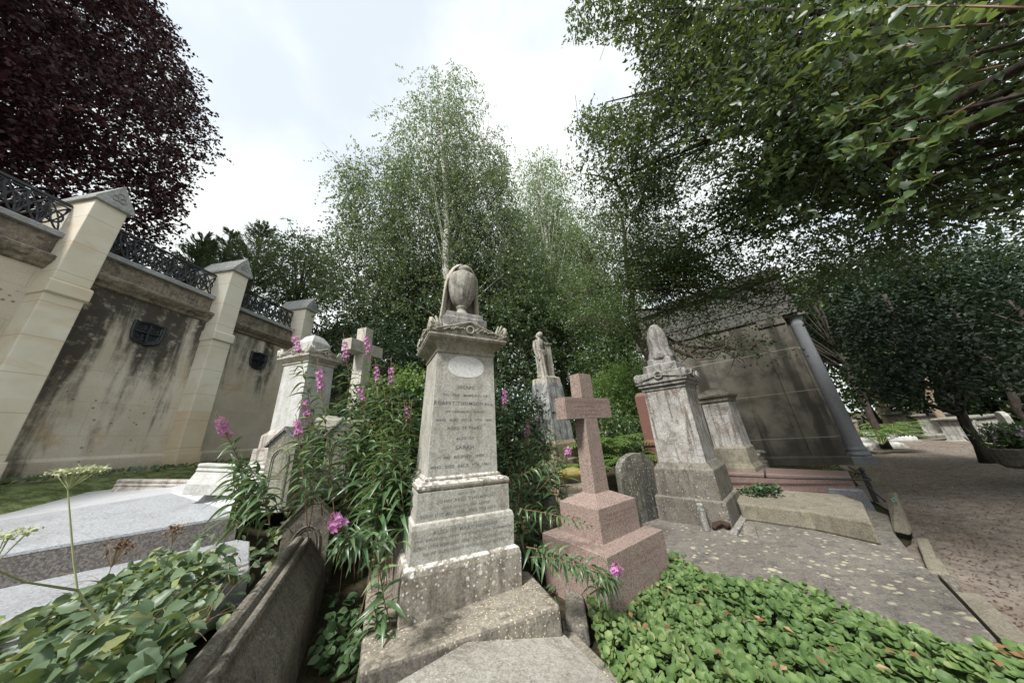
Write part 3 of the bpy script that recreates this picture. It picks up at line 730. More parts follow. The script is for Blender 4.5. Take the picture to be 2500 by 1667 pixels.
lettering(mon, [('ALSO OF', 0, 1.135, .165, .022, 0), ('SARAH', 0, 1.06, .165, .032, 0), ('HIS  BELOVED  WIFE', 0, .987, .36, .022, .35), ('WHO  DIED  DEC.R  9TH  1861', -.03, .915, .51, .025, 0)], 'letter', face)
f2 = lambda x, z: (x, -(.385-(z-.55)*.015)-.002, z)
lettering(mon, [('ALSO OF', 0, .72, .14, .018, 0), ('JOHN REID THOMSON', 0, .676, .47, .028, 0), ('ONLY SON OF THE ABOVE', 0, .633, .4, .018, .35), ('BORN 31ST MAY 1837.  DIED 7TH NOV. 1907.', 0, .592, .70, .024, 0)], 'letterf', f2)
f3 = lambda x, z: (x, -.4125, z)
lettering(mon, [('ALSO OF MARY HANNAH', 0, .487, .51, .026, 0), ('THE BELOVED WIFE OF JOHN REID THOMSON', 0, .445, .77, .019, 0), ('BORN 13TH FEBRUARY 1844.  DIED 21 AUGUST 1912.', 0, .405, .77, .022, 0), ('TO BE WITH CHRIST WHICH IS FAR BETTER', 0, .364, .64, .019, .35)], 'letterf', f3)

# stone step under the monument and its sunken gritty ledger
def local(root, *p): return None
RM = np.array((Matrix.Rotation(.485, 3, 'Z')))
MO = np.array([-.696, 2.795, 0])
def MW(x, y, z): return RM @ np.array([x, y, 0])+MO+np.array([0, 0, z])
def slab_thing(name, label, cat, mat, top, thick, group=None, bev=.01, bottom_grow=0., name2=None, rough=0.0):
    """polyhedral slab from its top outline (world points); one mesh, origin at its base centre"""
    top = [np.array(p, float) for p in top]; cen = sum(top)/len(top)
    thick = thick if hasattr(thick, '__len__') else [thick]*len(top)
    bot = [cen+(p-cen)*(1+bottom_grow)-np.array([0, 0, cen[2]-p[2]])*0 for p in top]
    bot = [np.array([b[0], b[1], p[2]-t]) for b, p, t in zip(bot, top, thick)]
    off = np.array([cen[0], cen[1], min(b[2] for b in bot)])
    mb = MB().loft([bot, top]); o = mb.build(name, mat, None, off=off, bev=bev); o.location = off.tolist()
    return tag(o, label, cat, group)
st = [P(888, 1639, .41), P(1367.5, 1475.5, .405), P(1290, 1392, .40), MW(-.62, .75, .40)]
st[0] = st[0]+(st[0]-st[1])*.02
slab_thing('stone_step', 'wide pebbly stone step under the urn monument', 'step', 'step', st, .20, bev=.018)
pa, pb, pc = P(1157, 1553, .37), P(1371, 1538, .235), P(1505, 1668, .235)
pn_ = np.cross(pb-pa, pc-pa)
def onplane(px, py, p0=pa, n_=pn_):
    d = ray(px, py); e0 = np.array([0, 0, EYE]); return e0+d*(((p0-e0)@n_)/(d@n_))
lg = [onplane(958, 1667), pa, pb, pc, onplane(1700, 1900), onplane(700, 1900)]
slab_thing('ledger_stone', 'pale gritty ledger stone sunk in front of the urn monument', 'ledger stone', 'ledger', lg, .22, bev=.014)
kb = [P(1372, 1508, .20), P(1402, 1540, .19), P(1530, 1668, .19), P(1490, 1668, .19), P(1374, 1545, .19)]
slab_thing('kerb_stone', 'narrow kerb stone along the right side of the gritty ledger', 'kerb', 'step', kb, .2, bev=.01)

# ------------------------------------------------------------------ pink granite cross
x_ = dict(X=.686, Y=3.03, Z=-.913+EYE, yaw=.641)
cr = thing('granite_cross', 'pink speckled granite cross on a two-step base right of the urn monument', 'cross monument', (.686, 3.03, .587), .641, tilt=(.012, .031))
A1, B1 = .42, .371
MB().loft([[(-a, -b, z), (a, -b, z), (a, b, z), (-a, b, z)] for a, b, z in ((A1, B1, -.5), (A1, B1, -.004), (A1-.004, B1-.004, 0), (.284, .236, .012))]).build('lower_step', 'pinkgr', cr)
MB().loft([[(-a, -b, z), (a, -b, z), (a, b, z), (-a, b, z)] for a, b, z in ((.282, .234, .012), (.282, .234, .263), (.279, .231, .267), (.112, .083, .338))]).build('upper_step', 'pinkgr', cr)
cm = MB()
cm.loft([[(-a, -b, z), (a, -b, z), (a, b, z), (-a, b, z)] for a, b, z in ((.108, .079, .334), (.101, .071, 1.026))], True)
cm.loft([[(-a, -.0712, z), (a, -.0712, z), (a, .0712, z), (-a, .0712, z)] for a, z in ((.364, 1.026), (.364, 1.241))])
cm.loft([[(-a, -b, z), (a, -b, z), (a, b, z), (-a, b, z)] for a, b, z in ((.1, .071, 1.241), (.099, .069, 1.502))])
cx_ = cm.build('cross', 'pinkgr', cr, bev=.004)
lettering(cr, [('CHARLOTTE HELEN SAUNDERSON', -.01, 1.2, .66, .03, 0), ('BORN 10TH MAY 1850', 0, 1.153, .38, .02, 0), ('DIED 27TH JANUARY 1907', 0, 1.11, .5, .02, 0), ('AT REST IN PEACE', 0, 1.073, .36, .02, 0)], 'letterp', lambda x, z: (x, -.0732, z))
lettering(cr, [('IN LOVING MEMORY OF HER HUSBAND', 0, .2, .46, .018, 0), ('WHO DIED JUNE 1911', 0, .165, .4, .018, 0), ('PEACE PERFECT PEACE', 0, .13, .42, .018, 0)], 'letterp', lambda x, z: (x, -.2355, z))
lettering(cr, [('ALSO OF THEIR CHILDREN', 0, -.10, .6, .022, 0), ('REST IN THE LORD', 0, -.15, .5, .022, 0)], 'letterp', lambda x, z: (x, -.3725, z))

# ------------------------------------------------------------------ white pedestal, left
wp = thing('white_pedestal_tomb', 'bleached white pedestal tomb with gabled cresting in front of the wall', 'monument', (-3.76, 4.72, 0), 1.36)
MB().rings([(.56, .9), (.56, 1.20), (.5, 1.23), (.46, 1.42), (.46, 1.45)]).build('lower_step', 'whitestep', wp, bev=.01)
MB().rings([(.39, 1.44), (.385, 1.64), (.375, 1.66)]).build('middle_step', 'whitestep', wp, bev=.008)
MB().rings([(.345, 1.65), (.338, 1.85), (.31, 1.88), (.275, 1.925)]).build('upper_step', 'whitestep', wp, bev=.008)
MB().rings([(.272, 1.92), (.262, 3.02)]).build('die', 'white', wp, bev=.004)
MB().rings([(.265, 3.01), (.28, 3.02), (.28, 3.04), (.27, 3.05), (.3, 3.08), (.33, 3.11), (.345, 3.12), (.345, 3.15), (.33, 3.16)]).build('cornice', 'crossst', wp, bev=.002)
pediment(wp, .345, 3.155, 3.30, 'crossst')
MB().rings([(.20, 3.16), (.195, 3.44), (.175, 3.48), (.10, 3.60), (.04, 3.63)]).build('finial_block', 'capst', wp, bev=.01)
lettering(wp, [('IN LOVING MEMORY', 0, 2.9, .26, .022, 0), ('OF', 0, 2.85, .04, .02, 0)], 'letterm', lambda x, z: (x, -.2655, z))
lettering(wp, [('SACRED TO', 0, 2.9, .2, .022, 0), ('THE MEMORY', 0, 2.84, .22, .02, 0)], 'letterm', lambda x, z: (-.2655, -x, z))
# stone cross behind the willowherb
c0 = PD(872, 1000, 5.3); lz = c0[2]
lc = thing('stone_cross', 'buff stone cross behind the willowherb spikes, right of the white pedestal', 'cross monument', (c0[0], c0[1], 1.0), 1.3)
MB().rings([(.30, 0), (.30, .55), (.22, .60), (.22, .85), (.13, .93)]).build('base', 'crossst', lc, bev=.01)
km = MB(); km.loft([[(-a, -b, z), (a, -b, z), (a, b, z), (-a, b, z)] for a, b, z in ((.11, .115, .92), (.09, .1, 2.10))])
km.box(-.36, .36, -.1005, .1005, 2.10, 2.31); km.loft([[(-a, -.1, z), (a, -.1, z), (a, .1, z), (-a, .1, z)] for a, z in ((.087, 2.31), (.085, 2.60))])
km.build('cross', 'crossst', lc, bev=.004)

# ------------------------------------------------------------------ gothic kerb and posts
def along(a, r, z): return np.array([KP[0]+KD[0]*a-KN[0]*r, KP[1]+KD[1]*a-KN[1]*r, z])
prof = [(-.075, -.55), (-.075, -.04), (-.055, -.008), (-.02, .0), (.0, -.012), (.012, -.03), (.02, -.045), (.03, -.032), (.046, -.022), (.064, -.026), (.076, -.045), (.078, -.066), (.085, -.09), (.21, -.28), (.22, -.31), (.25, -.8)]
def kerb(name, label, a0, a1, z0, z1, pr=prof):
    mb = MB().loft([[along(a0, r, z0+z) for r, z in pr], [along((a0+a1)/2, r+.004, (z0+z1)/2+z) for r, z in pr], [along(a1, r, z1+z) for r, z in pr]])
    off = along((a0+a1)/2, 0, .1); o = mb.build(name, 'kerb', None, off=off, bev=.004); o.location = off.tolist(); return tag(o, label, 'kerb')
kerb('coped_kerb', 'long coped kerb stone with a roll moulding running up from the lower edge', -.9, 2.02, .75, .75)
kerb('coped_kerb', 'short coped kerb stone tilted up behind the leaning gothic post', 2.34, 3.25, .96, 1.20)
def gothic_post(label, base, wdt, h, yaw, mat, tilt=(0, 0), dp=.1):
    r = thing('gothic_post', label, 'grave post', base, yaw, 'gothic kerb posts', tilt); hw = wdt/2; dp = dp or hw*.9; hs = h-hw*1.1
    MB().prism([(-hw, 0), (hw, 0), (hw, hs), (0, h-.02), (-hw, hs)], -dp, dp).build('shaft', mat, r, bev=.006)
    cp = MB()
    for s in (-1, 1): cp.loft([[(s*(hw+.03), y, hs-.045), (s*(hw+.03), y, hs-.015), (0, y, h+.03), (0, y, h-.015)] for y in (-dp-.02, dp+.02)])
    cp.build('gabled_cap', 'kerb' if mat == 'kerb' else 'grey', r, bev=.004)
    ar = MB(); q = [(-hw*.62, .04)]+[(-hw*.62, hs*.72)]+[(-hw*.62+hw*.62*(1-math.cos(t)), hs*.72+hw*.85*math.sin(t)) for t in (.4, .8, 1.2, 1.5)]
    q = q+[(-x, z) for x, z in q[::-1]]
    ar.tube([(x, -dp-.002, z) for x, z in q], .012, 5); ar.tube([(x*.8, -dp-.0, z*.97) for x, z in q], .008, 5); ar.build('pointed_arch', mat, r)
    return r
b1 = PD(735, 1330, 3.45); gothic_post('dark gothic post joining the two coped kerb stones', along(2.06, .03, .1), .40, .98, math.radians(28), 'kerb', (.0, -.04))
b2 = PD(704, 1060, 4.25); gothic_post('pale gothic post with a pointed arch below the white pedestal', (b2[0], b2[1], 1.0), .27, b2[2]-1.0+.06, .25, 'postst', dp=.08)
b3 = PD(835, 1035, 4.5); gothic_post('mossy gothic post half hidden by willowherb leaves', (b3[0], b3[1], .95), .30, b3[2]-.95+.05, .55, 'postst', dp=.08)
def moulded(label, pts, z, mat, wdt=.16, h=.3):
    a, b = pts; d = nrm(b-a); nn = np.array([d[1], -d[0], 0])
    pr = [(-wdt, -h), (-wdt, -.02), (-wdt+.03, 0), (-.02, 0), (.0, -.012), (.0, -.03), (-.012, -.045), (.0, -.055), (.012, -.07), (.0, -.085), (.09, -.2), (.1, -h)]
    mb = MB().loft([[p+nn*r+np.array([0, 0, q]) for r, q in pr] for p in (a, b)])
    off = (a+b)/2-np.array([0, 0, h]); o = mb.build('moulded_kerb', mat, None, off=off, bev=.004); o.location = off.tolist(); return tag(o, label, 'kerb')
moulded('pale moulded kerb running left from the pale gothic post', (PD(484, 1131, 4.95), PD(690, 1140, 4.5)), 0, 'white')
moulded('pale moulded kerb between the two rear gothic posts', (PD(735, 1142, 4.35), PD(830, 1140, 4.5)), 0, 'postst')
moulded('low moulded kerb lying in the grass behind the grey ledger tomb', (PD(285, 1170, 6.6), PD(480, 1172, 5.9)), 0, 'whitestep', .12, .25)
slab_thing('kerb_block', 'pale sloping block behind the right end of the grey ledger tomb', 'kerb', 'white', [PD(480, 1160, 5.2), PD(545, 1178, 4.9), PD(700, 1180, 4.4), PD(690, 1152, 4.6)], .3, bev=.01)
slab_thing('coping_stone', 'moulded coping stone across the mound behind the willowherb', 'kerb', 'postst', [PD(770, 1022, 4.7), PD(900, 1030, 4.35), PD(905, 1022, 4.7), PD(785, 1012, 5.)], .14, bev=.01)

# ------------------------------------------------------------------ grey granite ledger tomb, lower left
gl = thing('granite_ledger_tomb', 'large sloping grey granite ledger tomb with a rough dark side at lower left', 'tomb', (-4.2, 3.4, .7))
o_ = np.array([-4.2, 3.4, .7])
fL, fR, rL, rR, bL, bR, eR = PD(0, 1355, 4.46), PD(586, 1254.6, 4.13), PD(0, 1270, 5.9), PD(417, 1203.5, 5.6), PD(0, 1227, 7.0), PD(417, 1176, 6.6), PD(555, 1176, 5.2)
ext = lambda L, R, k=.9: L+(L-R)*k
fL2, rL2, bL2 = ext(fL, fR), ext(rL, rR), ext(bL, bR)
dz = lambda p, h: p-np.array([0, 0, h])
e1, e2, e3 = dz(fL2, .012), dz(fR, .012), None
MB().add([fL2, fR, rR, rL2, dz(fL2, .02), dz(fR, .02), dz(rR, .05), dz(rL2, .05)], [(0, 1, 2, 3), (4, 7, 6, 5), (0, 4, 5, 1), (1, 5, 6, 2), (2, 6, 7, 3), (3, 7, 4, 0)]).build('top_panel', 'greygr', gl, off=o_)
u3 = .001
MB().add([rL2, rR, bR, bL2, eR, fR] + [dz(p, .22) for p in (rL2, rR, bR, bL2, eR, fR)],
         [(0, 1, 2, 3), (1, 5, 4, 2), (6, 9, 8, 7), (7, 8, 10, 11), (3, 2, 8, 9), (2, 4, 10, 8), (4, 5, 11, 10), (5, 1, 7, 11), (1, 0, 6, 7), (0, 3, 9, 6)]).build('margin', 'greyedge', gl, off=o_)
ins = np.array([.004, -.003, 0])
sL, sR = dz(fL2, .021)-ins, dz(fR, .021)
bk = np.array([-.6, .9, 0])
MB().loft([[dz(fL2, .26), dz(fR, .235), dz(fR, .235)+nrm(rR-fR)*.8*np.array([1, 1, 0]), dz(fL2, .26)+bk], [sL, sR, sR+nrm(rR-fR)*.8*np.array([1, 1, 0]), sL+bk]]).build('rough_side', 'darkgr', gl, off=o_)
zb = .785
bs = [P(-560, 1760, zb), P(60, 1700, zb), P(300, 1560, zb), P(610, 1390, zb), P(610, 1320, zb), np.array([bR[0]+.3, bR[1]-.3, zb]), np.array([bL2[0], bL2[1], zb])]
bs[1] = P(120, 1690, zb); del bs[2]
slab_thing('granite_plinth', 'smooth pale grey granite plinth under the ledger tomb, half covered in brambles', 'plinth', 'greygr', bs, .2, bev=.01)

# ------------------------------------------------------------------ right pedestal with draped urn
rp = thing('draped_urn_pedestal', 'grey lichened pedestal with a draped urn and carved wreath, right of the pink cross', 'monument', (2.55, 4.65, 0), .774, tilt=(0, .02))
MB().rings([(.445, -.2), (.443, .47), (.43, .49)]).build('lower_plinth', 'greybase', rp, bev=.01)
MB().rings([(.402, .48), (.392, .845), (.37, .87), (.325, .94)]).build('upper_plinth', 'greybase', rp, bev=.01)
MB().rings([(.318, .93), (.308, 2.02)]).build('die', 'greydie', rp, bev=.008)
MB().rings([(.31, 2.0), (.325, 2.015), (.325, 2.035), (.315, 2.045), (.34, 2.06), (.36, 2.075), (.36, 2.095), (.35, 2.1), (.385, 2.125), (.385, 2.15), (.37, 2.16)]).build('cornice', 'grey', rp, bev=.003)
MB().rings([(.37, 2.155), (.362, 2.285), (.35, 2.30), (.27, 2.305)]).build('parapet', 'grey', rp, bev=.008)
pr_ = pediment(rp, .385, 2.145, 2.24, 'grey', wreath=False)
for rr_ in (0,):
    wm = MB()
    for c_, s_ in ((0, -1), (-1, 0)):
        q = [((0 if c_ == 0 else -.39)+(.055*math.cos(t) if c_ == 0 else 0), (0 if s_ == 0 else -.39)+(.055*math.cos(t) if c_ else 0), 2.235+.055*math.sin(t)) for t in [i*math.pi/8 for i in range(17)]]
        wm.tube(q, .014, 6, False)
    wm.build('wreath', 'grey', rp, smooth=True)
MB().rings([(.27, 2.16), (.262, 2.42), (.25, 2.44), (.19, 2.45), (.185, 2.54), (.13, 2.57)]).build('urn_base', 'grey', rp, bev=.008)
uu = MB(); fl = lambda a, z: 1+.09*math.sin(a*4+z*5)*(1 if z < 3 else .4)+.05*math.sin(a*11+z*3)+.05*math.sin(z*38+a*2)*(z < 2.95)
uu.lathe([(.20, 2.54), (.185, 2.6), (.158, 2.7), (.15, 2.8), (.155, 2.9), (.15, 2.97), (.132, 3.05), (.10, 3.12), (.055, 3.18), (.015, 3.2)], 40, fn=fl)
uu.build('draped_urn', 'grey', rp, smooth=True)
# red granite pillar behind it
c0 = PD(1566, 1000, 6.1)
rc = thing('red_granite_pillar', 'slim red granite pillar just left of and behind the grey urn pedestal', 'monument', (c0[0]+.1, c0[1]+.05, .1), .774)
MB().rings([(.14, -.1), (.14, 1.0), (.17, 1.02), (.17, 1.08), (.12, 1.12)]).build('base', 'redcol', rc, bev=.005)
MB().rings([(.115, 1.11), (.11, 1.95), (.07, 2.02)]).build('shaft', 'redcol', rc, bev=.005)
# pedestal with a pyramid cap
py = thing('pyramid_cap_pedestal', 'mossy stone pedestal with a low pyramid cap in front of the mausoleum wall', 'monument', (4.07, 5.69, 0), .662)
MB().rings([(.30, .1), (.30, .62), (.27, .7), (.262, .95), (.235, .99)]).build('plinth', 'coped', py, bev=.008)
MB().rings([(.235, .98), (.224, 1.80)]).build('die', 'greydie', py, bev=.006)
MB().rings([(.226, 1.79), (.25, 1.81), (.25, 1.86), (.285, 1.9), (.29, 1.93), (.14, 2.05), (.02, 2.10)]).build('pyramid_cap', 'kerb', py, bev=.004)
lettering(py, [('SACRED TO THE MEMORY OF', 0, 1.73, .37, .02, 0), ('A BELOVED WIFE AND MOTHER', 0, 1.69, .36, .02, 0), ('WHO DEPARTED THIS LIFE', 0, 1.65, .36, .02, 0), ('MARCH 1871 AGED 52', 0, 1.61, .34, .02, 0), ('THY WILL BE DONE', 0, 1.57, .3, .02, 0)], 'letterm', lambda x, z: (-.2345+(z-.98)*.0134-.003, -x, z))
# round-topped headstone
c0 = P(1540, 1250, .12); c1 = P(1590, 1262, .12)
hs_ = thing('round_headstone', 'dark round-topped headstone streaked with lichen behind the pink cross', 'headstone', (1.74, 4.70, .05), .42, tilt=(.0, .03))
q = [(-.37, 0), (.37, 0), (.37, .76)]+[(.37*math.cos(t)*(.93+.07*math.cos(t)**2), .80+.25*math.sin(t)) for t in [i*math.pi/10 for i in range(0, 11)]]+[(-.37, .76)]
MB().prism(q, -.06, .06).build('slab', 'headstone', hs_, bev=.012)

# ------------------------------------------------------------------ angel statue on a pedestal
ap = thing('statue_pedestal', 'black-streaked tapering marble pedestal carrying the draped statue', 'pedestal', (.74, 6.46, 0), .697)
MB().rings([(.42, .2), (.42, .96), (.38, .98)]).build('lower_step', 'brownstone', ap, bev=.012)
MB().rings([(.352, .97), (.35, 1.27), (.32, 1.34)]).build('upper_step', 'brownstone', ap, bev=.01)
MB().rings([(.318, 1.335), (.262, 2.54), (.25, 2.62)]).build('die', 'angelped', ap, bev=.006)
MB().rings([(.248, 2.61), (.236, 2.74), (.21, 2.76)]).build('top_block', 'statue', ap, bev=.006)
sr = thing('draped_statue', 'stone statue of a draped woman leaning on a pillar, on the streaked pedestal', 'statue', (.74, 6.46, 2.758), .55); sr.scale = (1.4, 1.25, 1.15)
def ell(cx, cy, z, rx, ry, n=36, fold=0, ph=0): return [(cx+rx*math.cos(a)*(1+fold*math.sin(9*a+ph)), cy+ry*math.sin(a)*(1+fold*math.sin(9*a+ph)), z) for a in [2*math.pi*k/n for k in range(n)]]
bm_ = MB()
bx = -.07
bm_.loft([ell(bx, -.02, 0, .105, .095, fold=.10), ell(bx, -.02, .05, .098, .088, fold=.10, ph=.2), ell(bx-.005, -.02, .25, .088, .078, fold=.10, ph=.6), ell(bx-.008, -.02, .42, .092, .078, fold=.08, ph=1.2), ell(bx-.006, -.018, .54, .094, .074, fold=.05, ph=1.8),
          ell(bx, -.014, .62, .078, .06, fold=.03), ell(bx+.005, -.016, .72, .086, .066, fold=.02), ell(bx+.008, -.014, .80, .098, .062), ell(bx+.01, -.01, .845, .085, .05), ell(bx+.015, -.012, .87, .034, .034), ell(bx+.022, -.02, .915, .03, .03)])
hd = [(.0, .0), (.03, .012), (.046, .035), (.053, .065), (.052, .095), (.042, .12), (.02, .135), (.002, .138)]
bm_.loft([ell(bx+.035, -.032-.01*(1-z/.138), .895+z, r+.001, (r+.001)*1.12, 36) for r, z in hd])
bm_.tube([(bx+.035, -.085, .945), (bx+.036, -.096, .955), (bx+.035, -.088, .975)], [.006, .01, .006], 6)   # nose
bm_.tube([(bx+.01, .02, .9), (bx+.03, .035, .96), (bx+.03, .015, 1.02)], [.03, .045, .03], 10)            # gathered hair
bm_.tube([(bx-.085, -.01, .81), (bx-.115, -.02, .66), (bx-.11, -.045, .52), (bx-.095, -.07, .42)], [.034, .031, .025, .017], 10)
bm_.tube([(bx+.1, -.01, .81), (bx+.15, -.03, .74), (bx+.19, -.02, .80), (bx+.13, -.055, .885), (bx+.085, -.06, .92)], [.034, .03, .026, .02, .014], 10)
for i_ in range(4): bm_.tube([(bx-.1+.008*i_, -.072, .42), (bx-.102+.01*i_, -.085, .39), (bx-.1+.01*i_, -.083, .365)], [.007, .006, .005], 5)
bm_.tube([(bx-.09, -.06, .42), (bx-.078, -.08, .405), (bx-.076, -.083, .385)], [.007, .006, .005], 5)
for k in range(5):  # swag folds across the hips
    bm_.tube(bez((bx-.09, -.05, .62-.035*k), (bx+.08, -.06, .60-.02*k), (0, -.05, -.09-.01*k), 8), .013, 6)
sb = bm_.build('body', 'statue', sr, smooth=True)
rmod = sb.modifiers.new('remesh', 'REMESH'); rmod.mode = 'VOXEL'; rmod.voxel_size = .007; rmod.use_smooth_shade = True
MB().rings([(.085, 0), (.085, .03), (.07, .05), (.066, .74), (.085, .76), (.085, .79)], cx=.11, cy=.03).build('pillar', 'statue', sr, bev=.004)

# ------------------------------------------------------------------ mausoleum
MR = P(2068, 1127, .1); ML = MR+np.array([-.766, .643, 0])*2.6
md = nrm(MR-ML); mn = np.array([md[1], -md[0], 0])          # mn points towards the viewer's side
myaw = math.atan2(md[1], md[0]); ML2 = ML-md*1.5; LW = np.linalg.norm(MR-ML2)
ma = thing('mausoleum', 'large streaked stone mausoleum with a pilastered corner and heavy cornice under the oak', 'mausoleum', ML2, myaw)
# local x along the side wall to the front corner, local -y towards the viewer
HW = 4.35
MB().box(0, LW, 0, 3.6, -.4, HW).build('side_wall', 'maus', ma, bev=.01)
MB().prism([(-.10, -.4), (-.10, .12), (-.04, .17), (.05, .17), (.05, -.4)], -.1, LW+.1, 'x').build('plinth', 'maus', ma)
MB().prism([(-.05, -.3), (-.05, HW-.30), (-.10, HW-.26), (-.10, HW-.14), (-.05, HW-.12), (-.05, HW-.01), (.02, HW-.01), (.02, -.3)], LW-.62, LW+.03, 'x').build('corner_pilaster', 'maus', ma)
MB().prism([(-.04, -.3), (-.04, HW-.30), (-.08, HW-.26), (-.08, HW-.14), (-.04, HW-.12), (-.04, HW-.01), (.02, HW-.01), (.02, -.3)], .05, .6, 'x').build('rear_pilaster', 'maus', ma)
en = MB()
en.prism([(-.06, HW), (-.06, HW+.4), (-.09, HW+.43), (-.09, HW+1.2), (-.16, HW+1.28), (-.22, HW+1.34), (-.24, HW+1.62), (-.1, HW+1.66), (.4, HW+1.7), (.4, HW)], -.4, LW+.4, 'x')
en.build('entablature', 'mausd', ma, bev=.01)
MB().box(.2, LW-.1, .3, 3.3, HW+1.3, HW+1.75).build('roof', 'fardark', ma)
fr = MB()  # recessed front bay and half column
fr.box(LW, LW+.10, .5, 3.2, -.3, HW+.3)
fr.build('front_wall', 'maus', ma, bev=.01)
for k in range(2):
    fj = MB(); fj.prism([(.06+.16*k, -.3), (.06+.16*k, HW), (.18+.16*k, HW), (.18+.16*k, -.3)], LW+.0, LW+.07+.08*k, 'x'); fj.build('jamb_moulding', 'maus', ma, bev=.02)
cl = thing('mausoleum_column', 'smooth pale grey column on a square block at the front corner of the mausoleum', 'column', (MR+md*.30-mn*.30)+np.array([0, 0, -.02]), myaw)
MB().rings([(.24, -.2), (.24, .14)]).build('base_block', 'bluegr', cl, bev=.02)
MB().lathe([(.23, .14), (.24, .18), (.235, .22), (.2, .24), (.195, .27), (.215, .30), (.21, .33), (.185, .36), (.18, .4), (.178, 1.2), (.155, HW-.34), (.17, HW-.3), (.16, HW-.27), (.2, HW-.12), (.22, HW-.08)], 32).build('shaft', 'palegr', cl, smooth=True)
MB().rings([(.26, HW-.08), (.26, HW), (.2, HW+.01)]).build('capital', 'maus', cl, bev=.01)

# ------------------------------------------------------------------ right-hand slabs, kerbs, posts and rods
def Q(x, y, z): return P(x/2.352+1500, y/2.352+1150, z)
slab_thing('lichened_slab', 'broad flat slab blotched with cream lichen beside the round-leaved plants', 'slab', 'slab',
           [Q(100, 240, .17), Q(500, 300, .17), Q(830, 250, .17), Q(1600, 345, .17), Q(1730, 500, .17), Q(1850, 600, .17), Q(2180, 945, .17), P(2430, 1640, .15), P(1530, 1480, .15), P(1500, 1330, .15)], .16, bev=.015)
slab_thing('kerb_strip', 'long dark kerb between the lichened slab and the path', 'kerb', 'coped', [Q(1855, 585, .11), Q(1960, 690, .11), Q(2090, 700, .11), Q(2352, 925, .10), P(2620, 1660, .1), P(2560, 1660, .1), Q(2190, 935, .11)], .16, bev=.015)
slab_thing('kerb_block', 'first small kerb block below the leaning kerb post', 'kerb', 'coped', [Q(1725, 385, .13), Q(1800, 380, .13), Q(1850, 490, .12), Q(1765, 480, .13)], .15, 'kerb blocks', bev=.015)
slab_thing('kerb_block', 'second small kerb block nearer along the path edge', 'kerb', 'coped', [Q(1765, 490, .12), Q(1868, 495, .12), Q(1925, 585, .11), Q(1800, 575, .12)], .15, 'kerb blocks', bev=.015)
slab_thing('kerb_block', 'low kerb block beside the dark kerb strip, furthest down the path edge', 'kerb', 'greybase', [Q(1850, 590, .10), Q(1945, 592, .10), Q(1985, 660, .10), Q(1930, 655, .10)], .12, 'kerb blocks', bev=.015)
def R8(x, y, z): return P(x/2.614+1500, y/2.614+750, z)
slab_thing('coped_stone', 'thick green-brown grave slab with cut-off corners beyond the stone hook posts', 'grave slab', 'coped',
           [R8(790, 1250, .37), R8(1240, 1300, .37), R8(1640, 1372, .37), R8(1580, 1240, .40), R8(1440, 1192, .41), R8(1100, 1165, .42), R8(730, 1145, .42)], .20, bev=.02)
slab_thing('slab_step', 'low dark slab at the foot of the green-brown grave slab', 'slab', 'greybase', [Q(1480, 325, .16), Q(1600, 342, .16), Q(1570, 250, .16), Q(1440, 210, .16)], .14, bev=.01)
pk = thing('pink_ledger', 'long polished pink granite ledger in front of the mausoleum', 'ledger stone', R8(1100, 1100, .1))
ok_ = R8(1100, 1100, .1)
a_, b_, c_, d_ = R8(690, 1052, .58), R8(1510, 1083, .50), R8(1488, 1043, .52), R8(690, 1012, .60)
MB().loft([[dz(p, .24) for p in (a_, b_, c_, d_)], [a_, b_, c_, d_]]).build('upper_block', 'pinkpol', pk, off=ok_, bev=.008)
a2, b2_ = a_+(a_-d_)*.12-(b_-a_)*.02, b_+(b_-c_)*.12+(b_-a_)*.03
MB().loft([[dz(p, .5) for p in (a2, b2_, c_, d_)], [dz(p, .242) for p in (a2, b2_, c_, d_)]]).build('lower_block', 'pinkpol', pk, off=ok_, bev=.008)
slab_thing('granite_block', 'blue-grey granite block with a sloping edge between pink ledger and grave slab', 'granite block', 'bluegr', [R8(900, 1125, .36), R8(1592, 1168, .34), R8(1535, 1143, .36), R8(900, 1105, .38)], .3, bev=.015, bottom_grow=.06)
slab_thing('wedge_stone', 'broken wedge of stone leaning in the gap beside the urn pedestal', 'stone fragment', 'greybase', [Q(740, 285, .27), Q(800, 290, .25), Q(828, 385, .18), Q(735, 372, .18)], .12, bev=.01)
slab_thing('gap_edge_stone', 'narrow pale kerb piece running from the pedestal corner to the short white post', 'stone fragment', 'grey', [Q(655, 350, .2), Q(700, 360, .2), Q(775, 240, .2), Q(735, 235, .2)], .12, bev=.01)
def hook_post(label, base, top, r, mat='grey', hooks=True):
    t = thing('hook_post', label, 'grave post', base, .7, 'stone posts with chain hooks')
    h = top-base[2]
    MB().lathe([(r*1.1, 0), (r, .03), (r*.95, h*.7), (r*1.05, h*.75), (r*.9, h*.82), (r*.95, h*.95), (r*.5, h)], 10).build('shaft', mat, t, bev=.004, smooth=False)
    if hooks:
        hk = MB()
        for s in (-1, 1):
            hk.tube([(s*r*.9, 0, h*.8)]+[(s*(r+.022+.016*math.cos(a)), 0, h*.8+.016*math.sin(a)) for a in [2.8-i*.8 for i in range(7)]], .004, 5)
        hk.build('hook', 'hook', t)
    return t
p1_ = Q(530, 338, .17); hook_post('lichened stone post with green hooks against the urn pedestal', p1_, PD(1727, 1228, math.hypot(p1_[0], p1_[1]))[2], .045)
p2_ = Q(835, 262, .17); hook_post('short white-stained stone post with rusty hooks beside the grave slab', p2_, PD(1853, 1222, math.hypot(p2_[0], p2_[1]))[2], .055, 'white')
